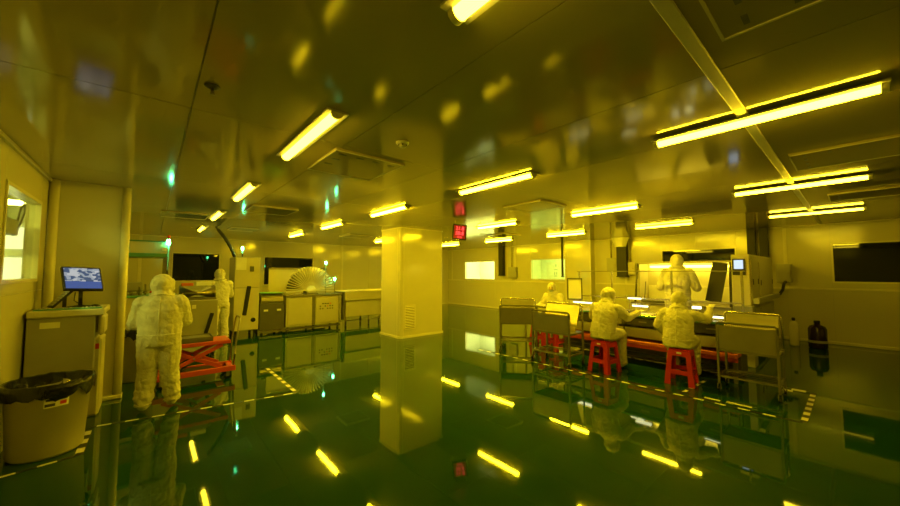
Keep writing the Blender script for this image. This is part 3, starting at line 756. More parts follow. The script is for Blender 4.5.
T = thing('conveyor_cabinet', 'long cream cabinet with overhanging top beside the column', 'cabinet', (5.1, 10.2, 0))
b = bm_(); box(b, 4.37, 5.95, YM-0.04, 10.6, 0.76, 1.04, 0.008); part(T, 'hood', b, 'machine_cream')
b = bm_(); box(b, 4.42, 5.92, YM+0.02, 10.55, 0.28, 0.755, 0.006); part(T, 'body', b, 'machine_cream')
b = bm_(); box(b, 4.32, 4.37, YM+0.0, 10.5, 0.2, 1.02); part(T, 'end_plate', b, 'machine_dark')
for x in (4.45, 5.2, 5.88):
    for y in (9.93, 10.5):
        b = bm_(); tube(b, [(x, y, 0), (x, y, 0.29)], 0.025, 10); part(T, 'leg', b, 'steel', True)
b = bm_(); tube(b, [(4.45, 10.0, 0.15), (5.88, 10.0, 0.15)], 0.02, 8); part(T, 'pipe', b, 'steel', True)

# ------------------------------------------------------------------ trolleys
def make_cart():
    T = thing('panel_trolley', 'x', 'trolley')
    hx, hy = 0.36, 0.22
    for sx in (-1, 1):
        for sy in (-1, 1):
            b = bm_(); box(b, sx*hx-0.016, sx*hx+0.016, sy*hy-0.016, sy*hy+0.016, 0.11, 0.90 if sy < 0 else 0.60, 0.003); part(T, 'leg', b, 'steel_dull', world=False)
            b = bm_(); tube(b, [(sx*hx-0.014, sy*hy, 0.042), (sx*hx+0.014, sy*hy, 0.042)], 0.042, 14); w = part(T, 'caster_wheel', b, 'black_rubber', True, False)
            b = bm_(); box(b, sx*hx-0.024, sx*hx-0.016, sy*hy-0.015, sy*hy+0.015, 0.035, 0.11); box(b, sx*hx+0.016, sx*hx+0.024, sy*hy-0.015, sy*hy+0.015, 0.035, 0.11); part(T, 'fork', b, 'steel', world=False, parent=w)
    for sy in (-1, 1):
        b = bm_(); box(b, -hx, hx, sy*hy-0.012, sy*hy+0.012, 0.20, 0.226); part(T, 'lower_rail', b, 'steel_dull', world=False)
        b = bm_(); box(b, -hx, hx, sy*hy-0.012, sy*hy+0.012, 0.545, 0.575); part(T, 'side_rail', b, 'steel_dull', world=False)
    for sx in (-1, 1):
        b = bm_(); box(b, sx*hx-0.012, sx*hx+0.012, -hy, hy, 0.20, 0.226); part(T, 'lower_rail', b, 'steel_dull', world=False)
        b = bm_(); box(b, sx*hx-0.012, sx*hx+0.012, -hy, hy, 0.545, 0.575); part(T, 'side_rail', b, 'steel_dull', world=False)
    for y in (-0.1, 0.0, 0.1):
        b = bm_(); tube(b, [(-hx, y, 0.213), (hx, y, 0.213)], 0.009, 6); part(T, 'lower_bar', b, 'steel', True, False)
    b = bm_(); box(b, -hx+0.012, hx-0.012, -hy+0.01, hy-0.01, 0.565, 0.575); part(T, 'tray', b, 'steel', world=False)
    b = bm_(); prism(b, [(-hy-0.010, 0.58), (-hy+0.03, 0.585), (-hy+0.005, 0.875), (-hy-0.015, 0.885)], 'x', -hx+0.02, hx-0.02); part(T, 'front_sheet', b, 'steel', world=False)
    b = bm_(); tube(b, [(-hx-0.005, -hy, 0.82), (-hx-0.005, -hy-0.005, 0.905), (-hx+0.02, -hy-0.005, 0.925), (hx-0.02, -hy-0.005, 0.925), (hx+0.005, -hy-0.005, 0.905), (hx+0.005, -hy, 0.82)], 0.016, 8); part(T, 'front_hoop', b, 'machine_dark', True, False)
    b = bm_(); prism(b, [(0.02, 0.575), (0.035, 0.575), (hy-0.005, 1.02), (hy-0.02, 1.02)], 'x', -hx+0.03, hx-0.03); part(T, 'rear_sheet', b, 'steel', world=False)
    b = bm_(); tube(b, [(-hx, hy, 0.57), (-hx, hy, 1.0), (-hx+0.035, hy, 1.035), (hx-0.035, hy, 1.035), (hx, hy, 1.0), (hx, hy, 0.57)], 0.015, 8); part(T, 'rear_hoop', b, 'alu', True, False)
    return T
c0 = make_cart()
specs = [((5.50, 3.48, 0), -90, 'steel panel trolley between the two-sheet trolley and a red stool'),
         ((5.85, 4.62, 0), -52, 'turned steel panel trolley with shiny sheet, closest to the column'),
         ((6.08, 0.95, 0), -90, 'steel panel trolley closest to the wide dark window')]
for k, (l, r, lab) in enumerate(specs):
    T = c0 if k == 0 else copy_tree(c0)
    T.location = l; T.rotation_euler = (0, 0, math.radians(r)); T['label'] = lab; T['group'] = 'steel panel trolleys'
    if k == 2: T.scale = (0.83, 1, 1)

# ------------------------------------------------------------------ red stools
def make_stool():
    T = thing('plastic_stool', 'x', 'stool')
    h, t, w = 0.50, 0.135, 0.185
    b = bm_()
    box(b, -t, t, -t, t, h-0.03, h, 0.012)
    part(T, 'seat', b, 'red_plastic', world=False)
    for sx in (-1, 1):
        for sy in (-1, 1):
            b = bm_()
            def lp(z, o): # outer corner offset at height z
                f = (h-z)/h; e = t+(w-t)*f
                return e-o
            z0, z1 = 0.0, h-0.03
            ring0 = [(lp(z0, 0), lp(z0, 0)), (lp(z0, 0), lp(z0, 0.075)), (lp(z0, 0.02), lp(z0, 0.075)), (lp(z0, 0.02), lp(z0, 0.02)), (lp(z0, 0.075), lp(z0, 0.02)), (lp(z0, 0.075), lp(z0, 0))]
            ring1 = [(lp(z1, 0), lp(z1, 0)), (lp(z1, 0), lp(z1, 0.06)), (lp(z1, 0.02), lp(z1, 0.06)), (lp(z1, 0.02), lp(z1, 0.02)), (lp(z1, 0.06), lp(z1, 0.02)), (lp(z1, 0.06), lp(z1, 0))]
            A = [b.verts.new((sx*p, sy*q, z0)) for p, q in ring0]; B = [b.verts.new((sx*p, sy*q, z1)) for p, q in ring1]
            for i in range(6): b.faces.new((A[i], A[(i+1) % 6], B[(i+1) % 6], B[i]))
            b.faces.new(A[::-1]); b.faces.new(B)
            part(T, 'leg', b, 'red_plastic', world=False)
    for k in range(4):
        R = Matrix.Rotation(k*PI/2, 4, 'Z')
        def e(z): return t+(w-t)*(h-z)/h
        for (za, zb, nm) in ((0.15, 0.21, 'stretcher'), (h-0.095, h-0.028, 'skirt')):
            b = bm_(); q = [(-e(za)+0.02, -e(za)+0.001, za), (e(za)-0.02, -e(za)+0.001, za), (e(zb)-0.02, -e(zb)+0.001, zb), (-e(zb)+0.02, -e(zb)+0.001, zb)]
            A = [b.verts.new(R @ Vector(p)) for p in q]; B = [b.verts.new(R @ (Vector(p)+Vector((0, 0.016, 0)))) for p in q]
            for i in range(4): b.faces.new((A[i], A[(i+1) % 4], B[(i+1) % 4], B[i]))
            b.faces.new(A[::-1]); b.faces.new(B)
            part(T, nm, b, 'red_plastic', world=False)
    b = bm_(); box(b, -0.03, 0.03, -t-0.011, -t-0.004, h-0.065, h-0.04); part(T, 'sticker', b, 'paper', world=False)
    return T
s0 = make_stool()
stools = [((5.66, 2.72, 0), -98, 'red plastic stool under the seated worker beside the steel trolley'),
          ((5.90, 1.70, 0), -84, 'red plastic stool under the seated worker with a raised hand'),
          ((6.62, 4.62, 0), -80, 'empty red plastic stool behind the trolleys, nearer the column'),
          ((6.45, 4.12, 0), -100, 'empty red plastic stool behind the trolleys, beside the inspection bench'),
          ((7.62, 4.86, 0), 70, 'red plastic stool under the far worker facing the bench')]
for k, (l, r, lab) in enumerate(stools):
    T = s0 if k == 0 else copy_tree(s0)
    T.location = l; T.rotation_euler = (0, 0, math.radians(r)); T['label'] = lab; T['group'] = 'red plastic stools'

# ------------------------------------------------------------------ inspection bench
BX0, BX1, BY0, BY1 = 6.42, 7.15, 1.12, 3.95
T = thing('inspection_bench', 'long cream inspection bench with orange foot shelf and overhead rail', 'bench', ((BX0+BX1)/2, (BY0+BY1)/2, 0))
b = bm_(); box(b, BX0-0.05, BX1, BY0, BY1, 0.83, 0.87, 0.005); part(T, 'worktop', b, 'alu')
b = bm_(); box(b, BX0-0.055, BX0-0.048, BY0, BY1, 0.835, 0.865); part(T, 'edge_band', b, 'teal_edge')
b = bm_(); box(b, BX0+0.25, BX1-0.02, BY0+0.03, BY1-0.03, 0.06, 0.83); part(T, 'carcass', b, 'machine_dark')
ys_ = [BY0+0.03, 1.75, 2.1, 2.72, 3.3, BY1-0.03]
for k, (a0, a1) in enumerate(zip(ys_, ys_[1:])):
    b = bm_(); box(b, BX0+0.02, BX0+0.25, a0+0.015, a1-0.015, 0.47, 0.635, 0.005); part(T, 'front_panel', b, 'machine_cream')
    b = bm_(); box(b, BX0+0.02, BX0+0.25, a0+0.03, a1-0.03, 0.67, 0.81, 0.005); d = part(T, 'drawer', b, 'machine_grey' if k % 2 else 'machine_dark')
    b = bm_(); box(b, BX0+0.005, BX0+0.02, (a0+a1)/2-0.06, (a0+a1)/2+0.06, 0.735, 0.755); part(T, 'drawer_handle', b, 'steel', parent=d)
b = bm_(); box(b, BX0-0.02, BX0+0.26, BY0+0.02, BY1-0.02, 0.36, 0.42, 0.006); part(T, 'foot_shelf', b, 'orange_shelf')
b = bm_(); box(b, BX0-0.0, BX0+0.02, BY0+0.02, BY1-0.02, 0.30, 0.36); part(T, 'shelf_skirt', b, 'lift_orange')
for y in (BY0+0.06, 1.9, 2.85, BY1-0.06):
    for x in (BX0+0.05, BX1-0.06):
        b = bm_(); box(b, x-0.025, x+0.025, y-0.025, y+0.025, 0.0, 0.83); part(T, 'leg', b, 'steel_dull')
for z in (0.14, 0.22):
    b = bm_(); tube(b, [(BX0+0.05, BY0+0.06, z), (BX0+0.05, BY1-0.06, z)], 0.015, 8); part(T, 'foot_rail', b, 'steel', True)
for y in (BY0+0.05, 2.15, 3.22, BY1-0.03):
    b = bm_(); box(b, BX1-0.06, BX1-0.03, y-0.015, y+0.015, 0.87, 1.615); part(T, 'post', b, 'alu')
b = bm_(); box(b, BX1-0.065, BX1-0.025, BY0, BY1+0.02, 1.612, 1.628); rl = part(T, 'overhead_rail', b, 'steel_dull')
b = bm_(); box(b, BX1-0.055, BX1-0.035, BY0+0.05, BY1-0.03, 1.09, 1.115); part(T, 'cross_rail', b, 'alu')
for y0, y1, x, z, tl in ((3.40, 3.78, 6.62, 1.01, 0), (2.64, 2.86, 7.0, 1.12, 0), (2.38, 2.62, 6.6, 1.02, 0), (1.30, 1.60, 6.55, 0.935, 0)):
    b = bm_(); box(b, x-0.04, x+0.04, y0-0.01, y1+0.01, z+0.0, z+0.02); lh = part(T, 'lamp_holder', b, 'alu')
    b = bm_(); prism(b, [(x-0.045, z-0.022), (x-0.02, z-0.03), (x+0.02, z-0.03), (x+0.03, z+0.0), (x-0.045, z+0.0)], 'y', y0, y1); part(T, 'task_lamp', b, 'task_lamp', parent=lh)
    for y in (y0, y1):
        b = bm_(); tube(b, [(x+0.03, y, 0.87), (x+0.03, y, z+0.01)], 0.007, 6); part(T, 'lamp_leg', b, 'steel', parent=lh)
for y, s in ((1.75, 0.06), (1.95, 0.05)):
    b = bm_(); box(b, 6.93, 6.99, y-s, y+s, 0.99, 1.03); part(T, 'task_lamp', b, 'task_lamp')
    b = bm_(); box(b, 6.95, 6.97, y-0.01, y+0.01, 0.87, 0.99); part(T, 'lamp_leg', b, 'steel')
# things on the bench
def plate(y, x, w, d, k, label):
    o = bm_(); box(o, x-w/2, x+w/2, y-d/2, y+d/2, 0.87, 0.87+k, 0.003)
    single('circuit_panel', o, 'plastic_film' if k < 0.02 else 'steel_dull', label, 'panel', (x, y, 0.87), 'panels lying on the inspection bench')
plate(2.45, 6.55, 0.26, 0.34, 0.012, 'pale flat panel on the bench in front of the worker reaching right')
plate(1.68, 6.6, 0.26, 0.36, 0.012, 'pale flat panel on the bench under the raised hand')
plate(3.2, 6.75, 0.28, 0.3, 0.012, 'pale flat panel on the bench beside the framed board')
plate(2.85, 6.8, 0.22, 0.24, 0.03, 'grey panel block at the back of the bench')
# framed board on the bench end
T = thing('framed_board', 'small framed board standing on the inspection bench end', 'board', (6.72, 3.82, 0.87), math.radians(-62))
b = bm_()
for q in ((-0.15, 0.15, 0.16, 0.185), (-0.15, 0.15, 0.585, 0.61), (-0.15, -0.125, 0.16, 0.61), (0.125, 0.15, 0.16, 0.61)): box(b, q[0], q[1], -0.015, 0.015, q[2], q[3])
part(T, 'frame', b, 'machine_dark', world=False)
b = bm_(); box(b, -0.125, 0.125, 0.0, 0.008, 0.185, 0.585); part(T, 'sheet', b, 'plastic_film', world=False)
for s in (-1, 1):
    b = bm_(); box(b, s*0.11-0.008, s*0.11+0.008, -0.008, 0.008, 0.0, 0.16); part(T, 'leg', b, 'steel', world=False)
b = bm_(); box(b, -0.15, 0.15, -0.06, 0.06, 0.0, 0.012); part(T, 'foot', b, 'steel', world=False)
# second small table for far worker
T = thing('side_table', 'small steel side table in front of the far seated worker', 'table', (7.0, 4.75, 0))
b = bm_(); box(b, 6.72, 7.24, 4.35, 5.15, 0.80, 0.84, 0.005); part(T, 'tabletop', b, 'alu')
for x in (6.75, 7.21):
    for y in (4.39, 5.11):
        b = bm_(); box(b, x-0.018, x+0.018, y-0.018, y+0.018, 0, 0.8); part(T, 'leg', b, 'steel_dull')
b = bm_(); box(b, 6.80, 7.12, 4.55, 4.95, 0.84, 0.855, 0.003); single('circuit_panel', b, 'plastic_film', 'pale panel on the side table of the far worker', 'panel', (6.96, 4.75, 0.84), 'panels lying on the inspection bench')

# ------------------------------------------------------------------ exposure machine
T = thing('exposure_machine', 'large cream exposure machine with glowing open hood and screen', 'machine', (9.2, 2.2, 0))
b = bm_(); box(b, 8.78, 10.5, 1.2, 3.2, 0.1, 1.84, 0.01); part(T, 'rear_cabinet', b, 'machine_cream')
b = bm_(); box(b, 8.0, 8.78, 1.2, 1.46, 0.1, 1.92, 0.01); tw = part(T, 'control_tower', b, 'machine_cream')
b = bm_(); box(b, 8.78, 10.5, 1.2, 1.46, 1.84, 1.92, 0.004); part(T, 'top_ledge', b, 'machine_cream')
b = bm_(); box(b, 8.0, 8.78, 1.46, 3.2, 0.1, 0.93, 0.008); part(T, 'base_cabinet', b, 'machine_cream')
b = bm_(); box(b, 7.96, 8.78, 1.47, 3.22, 0.93, 0.96, 0.004); part(T, 'bed', b, 'steel')
b = bm_(); box(b, 8.25, 8.78, 1.47, 3.2, 1.78, 1.82, 0.004); part(T, 'hood_top', b, 'machine_cream')
b = bm_(); box(b, 8.3, 8.78, 3.14, 3.19, 0.96, 1.78); part(T, 'hood_side', b, 'machine_cream')
for y in (3.16, 1.52):
    b = bm_(); tube(b, [(7.98, y-0.04, 0.97), (8.27, y, 1.80)], 0.02, 8); part(T, 'hood_strut', b, 'alu', True)
b = bm_(); tube(b, [(8.27, 1.5, 1.80), (8.27, 3.18, 1.80)], 0.018, 8); part(T, 'hood_bar', b, 'alu', True)
b = bm_(); box(b, 8.66, 8.72, 1.6, 3.05, 1.70, 1.75); part(T, 'added_chamber_lamp', b, 'added_chamber_lamp')  # unseen lamp added under the hood to make the chamber glow
b = bm_(); box(b, 8.74, 8.775, 1.5, 3.12, 1.0, 1.3, 0.004); part(T, 'inner_panel', b, 'paper')
b = bm_(); box(b, -0.006, 0.006, -0.12, 0.12, -0.38, 0.38, M=Matrix.Translation((8.0, 1.68, 1.42)) @ Matrix.Rotation(math.radians(7), 4, 'X') @ Matrix.Rotation(math.radians(17), 4, 'Y')); part(T, 'dark_curtain', b, 'dark_duct')
b = bm_(); box(b, 7.975, 8.0, 1.26, 1.44, 1.55, 1.84, 0.004); sc = part(T, 'screen_case', b, 'black')
b = bm_(); box(b, 7.971, 7.976, 1.285, 1.415, 1.66, 1.82); part(T, 'screen', b, 'machine_screen', parent=sc)
for x0, x1, z0, z1 in ((8.05, 8.74, 1.0, 1.86), (8.05, 8.74, 0.16, 0.96), (8.84, 10.44, 1.0, 1.80), (8.84, 10.44, 0.16, 0.96)):
    b = bm_(); box(b, x0, x1, 1.185, 1.2, z0, z1, 0.004); d = part(T, 'side_panel', b, 'machine_cream')
    for xx in (x0+0.08, x1-0.12):
        b = bm_(); box(b, xx, xx+0.04, 1.175, 1.186, (z0+z1)/2-0.05, (z0+z1)/2+0.05); part(T, 'latch', b, 'machine_dark', parent=d)
b = bm_(); box(b, 7.72, 7.98, 1.14, 1.4, 0.0, 1.02, 0.008); part(T, 'side_box', b, 'machine_grey')
b = bm_(); box(b, 7.98, 10.5, 1.09, 1.17, 1.05, 1.15, 0.006); part(T, 'cable_duct', b, 'machine_grey')
for x in (8.1, 8.7, 10.4):
    for y in (1.3, 3.1):
        b = bm_(); tube(b, [(x, y, 0), (x, y, 0.11)], 0.04, 10); part(T, 'foot', b, 'black_rubber')
b = bm_(); tube(b, [(8.15, 3.0, 0.96), (8.2, 2.98, 1.4)], 0.012, 8); part(T, 'lever', b, 'machine_dark', True)
b = bm_(); box(b, 8.08, 8.25, 2.5, 3.05, 0.96, 1.0, 0.004); part(T, 'squeegee', b, 'machine_dark')
# platform for the standing worker
T = thing('step_platform', 'low steel step platform between the bench and the exposure machine', 'platform', (7.5, 2.3, 0))
b = bm_(); box(b, 7.25, 7.7, 1.75, 2.75, 0.24, 0.28, 0.004); part(T, 'deck', b, 'steel')
for x in (7.28, 7.67):
    for y in (1.79, 2.71):
        b = bm_(); box(b, x-0.02, x+0.02, y-0.02, y+0.02, 0.0, 0.24); part(T, 'leg', b, 'steel_dull')

# ------------------------------------------------------------------ things on the right wall
def duct(x, y, w, d, zb, label, cone=False):
    T = thing('black_duct', label, 'duct', (x, y, zb))
    b = bm_(); box(b, -d/2, d/2, -w/2, w/2, 0.0, ROOM_H-zb-0.002, 0.003); part(T, 'duct_body', b, 'dark_duct', world=False)
    b = bm_(); box(b, -d/2-0.01, d/2+0.01, -w/2-0.012, w/2+0.012, 0.0, 0.03); part(T, 'end_collar', b, 'dark_duct', world=False)
    if cone:
        b = bm_(); prof = [(0.16, -0.30), (0.17, -0.24), (0.21, -0.12), (0.26, -0.002)]
        rings = []
        for r, z in prof:
            rings.append([b.verts.new((-0.12+min(0.22, r*0.55)*math.cos(2*PI*k/12)*(1+0.1*(k % 2)), r*1.0*math.sin(2*PI*k/12)*(1+0.12*(k % 2)), ROOM_H-zb+z+(0.02*(k % 2) if z < -0.3 else 0))) for k in range(12)])
        for a_, c_ in zip(rings, rings[1:]):
            for k in range(12): b.faces.new((a_[k], a_[(k+1) % 12], c_[(k+1) % 12], c_[k]))
        part(T, 'film_wrap', b, 'plastic_film', world=False)
    return T
duct(XR-0.12, 9.92, 0.24, 0.16, 1.45, 'black vertical duct between the two lit windows')
duct(11.25, 6.86, 0.06, 0.06, 1.43, 'thin black duct at the pilaster corner')
duct(XR-0.12, 4.85, 0.30, 0.16, 1.45, 'wide black duct with pale film wrap at its top', True)
duct(XR-0.14, 1.66, 0.16, 0.16, 1.70, 'black duct behind the exposure machine, farther from the wide dark window')
duct(XR-0.14, 1.43, 0.16, 0.16, 1.70, 'black duct behind the exposure machine, closer to the wide dark window')
def wall_box(y0, y1, z0, z1, label, m='machine_cream', conduit=True, d=0.12):
    T = thing('electrical_box', label, 'box', (XR-0.013-d/2, (y0+y1)/2, z0))
    b = bm_(); box(b, XR-0.013-d, XR-0.013, y0, y1, z0, z1, 0.006); part(T, 'body', b, m)
    b = bm_(); box(b, XR-0.021-d, XR-0.0125-d, y0+0.02, y1-0.02, z0+0.02, z1-0.02, 0.003); dr = part(T, 'door', b, m)
    b = bm_(); tube(b, [(XR-0.035-d, y0+0.06, (z0+z1)/2), (XR-0.02-d, y0+0.06, (z0+z1)/2)], 0.015, 10); part(T, 'knob', b, 'steel', True, parent=dr)
    if conduit:
        b = bm_(); tube(b, [(XR-0.06, (y0+y1)/2+0.04, z1), (XR-0.06, (y0+y1)/2+0.04, ROOM_H-0.04)], 0.02, 8); part(T, 'conduit', b, 'trim', True)
    return T
wall_box(9.15, 9.56, 1.36, 1.82, 'grey wall box between the two lit windows', 'machine_grey')
wall_box(5.02, 5.36, 1.64, 2.08, 'dark wall box beside the pilaster and the wide black duct', 'machine_grey')
wall_box(4.46, 4.68, 1.52, 1.92, 'small cream wall box right beside the wide black duct')
T = wall_box(0.97, 1.24, 1.35, 1.80, 'tan wall box with black cable beside the exposure machine', 'machine_grey', conduit=False)
b = bm_(); tube(b, [(10.5, 1.12, 1.10), (10.6, 1.1, 1.12), (10.9, 1.08, 1.2), (11.2, 1.08, 1.34), (11.4, 1.08, 1.38), (11.53, 1.08, 1.365)], 0.028, 8)
o = finish('power_cable', b, 'black_rubber', None, True, (10.6, 1.1, 1.1)); o.location = (10.6, 1.1, 1.1); tag(o, 'thick black cable from the machine duct up to the tan wall box', 'cable')
# canister and cylinder by wall
T = thing('solvent_bottle', 'large dark bottle with cap on the floor by the right wall', 'bottle', (10.75, 0.565, 0))
b = bm_(); lathe(b, [(0.13, 0), (0.145, 0.02), (0.145, 0.40), (0.12, 0.46), (0.05, 0.49), (0.042, 0.53)], n=24); part(T, 'body', b, 'amber_bottle', True, False)
b = bm_(); lathe(b, [(0.048, 0.53), (0.048, 0.575), (0.03, 0.58)], n=16); part(T, 'cap', b, 'black', True, False)
b = bm_(); lathe(b, [(0.147, 0.12), (0.147, 0.17)], n=24, capb=False, capt=False); part(T, 'label', b, 'machine_grey', True, False)
T = thing('gas_canister', 'slim pale cylinder with dark valve standing by the right wall', 'canister', (10.75, 0.92, 0))
b = bm_(); lathe(b, [(0.07, 0), (0.078, 0.02), (0.078, 0.46), (0.055, 0.52), (0.025, 0.54)], n=20); part(T, 'cylinder', b, 'trim', True, False)
b = bm_(); lathe(b, [(0.022, 0.54), (0.03, 0.56), (0.03, 0.60), (0.015, 0.61)], n=12); part(T, 'valve', b, 'black', True, False)
b = bm_(); tube(b, [(0.02, 0, 0.57), (0.09, 0, 0.56), (0.1, 0, 0.4), (0.09, 0, 0.25)], 0.012, 8); part(T, 'hose', b, 'black_rubber', True, False)

# ------------------------------------------------------------------ people in clean-room suits
V = Vector
def cap_tube(bm, p0, p1, r0, r1, n=14, seg=5):
    p0, p1 = V(p0), V(p1); d = p1-p0; L = d.length; x, y, z = frame_for(d)
    prof = []
    for k in range(4): a = PI/2*(k+0.25)/4; prof.append((-math.cos(a)*r0, math.sin(a)*r0))
    for k in range(seg+1): t = k/seg; prof.append((t*L, r0+(r1-r0)*t))
    for k in range(4): a = PI/2*(k+0.75)/4; prof.append((L+math.sin(a)*r1, math.cos(a)*r1))
    rings = [[bm.verts.new(p0 + z*h + (x*math.cos(2*PI*k/n)+y*math.sin(2*PI*k/n))*r) for k in range(n)] for h, r in prof]
    for a, b in zip(rings, rings[1:]):
        for k in range(n): bm.faces.new((a[k], a[(k+1) % n], b[(k+1) % n], b[k]))
    bm.faces.new(rings[0][::-1]); bm.faces.new(rings[-1])
def torso(bm, secs, n=20):
    """secs: (centre, rx, ry); x axis stays sideways"""
    rings = []
    for i, (c, rx, ry) in enumerate(secs):
        a = V(secs[max(i-1, 0)][0]); b = V(secs[min(i+1, len(secs)-1)][0]); d = (b-a).normalized()
        x = V((1, 0, 0)); x = (x-d*x.dot(d)).normalized(); y = d.cross(x)
        rings.append([bm.verts.new(V(c)+x*rx*math.cos(2*PI*k/n)+y*ry*math.sin(2*PI*k/n)) for k in range(n)])
    for a, b in zip(rings, rings[1:]):
        for k in range(n): bm.faces.new((a[k], a[(k+1) % n], b[(k+1) % n], b[k]))
    bm.faces.new(rings[0][::-1]); bm.faces.new(rings[-1])
def remesh(bm, vox, smooth_it=3):
    bmesh.ops.recalc_face_normals(bm, faces=bm.faces)
    me = bpy.data.meshes.new('tmp'); bm.to_mesh(me); bm.free()
    o = bpy.data.objects.new('tmp', me); C.objects.link(o)
    r = o.modifiers.new('r', 'REMESH'); r.mode = 'VOXEL'; r.voxel_size = vox; r.use_smooth_shade = True
    s = o.modifiers.new('s', 'SMOOTH'); s.iterations = smooth_it; s.factor = 0.5
    dg = bpy.context.evaluated_depsgraph_get()
    out = bpy.data.meshes.new_from_object(o.evaluated_get(dg))
    bpy.data.objects.remove(o); bpy.data.meshes.remove(me)
    for p in out.polygons: p.use_smooth = True
    return out
# one glove mesh (right hand): fingers along +Y, palm facing -Z, thumb on -X side
def glove_mesh():
    b = bm_()
    ellip(b, (0, 0.045, 0), (0.040, 0.055, 0.018)); cap_tube(b, (0, -0.03, 0), (0, 0.02, 0), 0.03, 0.032)
    for x, L, a in ((-0.030, 0.070, 0.10), (-0.010, 0.080, 0.03), (0.011, 0.074, -0.03), (0.030, 0.058, -0.10)):
        p = V((x, 0.085, 0.0)); q = p+V((-a*L*0.5, L*0.5, -0.006)); r = q+V((-a*L*0.4, L*0.42, -L*0.25))
        cap_tube(b, p-V((0, 0.02, 0)), q, 0.0100, 0.0092, 8, 2); cap_tube(b, q, r, 0.0092, 0.0080, 8, 2)
    cap_tube(b, (-0.030, 0.02, -0.002), (-0.058, 0.055, -0.010), 0.0130, 0.0110, 8, 2); cap_tube(b, (-0.058, 0.055, -0.010), (-0.060, 0.088, -0.018), 0.0108, 0.0090, 8, 2)
    m = remesh(b, 0.0042, 2); m.materials.clear(); m.materials.append(MATS['glove']); return m
def boot_mesh():
    b = bm_()
    cap_tube(b, (0, -0.03, 0.11), (0, -0.02, 0.05), 0.058, 0.056); ellip(b, (0, 0.05, 0.042), (0.05, 0.13, 0.042)); ellip(b, (0, 0.02, 0.06), (0.05, 0.08, 0.05)); ellip(b, (0, 0.12, 0.036), (0.047, 0.06, 0.036))
    m = remesh(b, 0.009, 3)
    for v in m.vertices: v.co.z = max(v.co.z, 0.0)
    m.materials.clear(); m.materials.append(MATS['suit']); return m
GLOVE = glove_mesh(); BOOT = boot_mesh()
GLOVE_L = GLOVE.copy(); GLOVE_L.transform(Matrix.Scale(-1, 4, (1, 0, 0))); GLOVE_L.flip_normals()

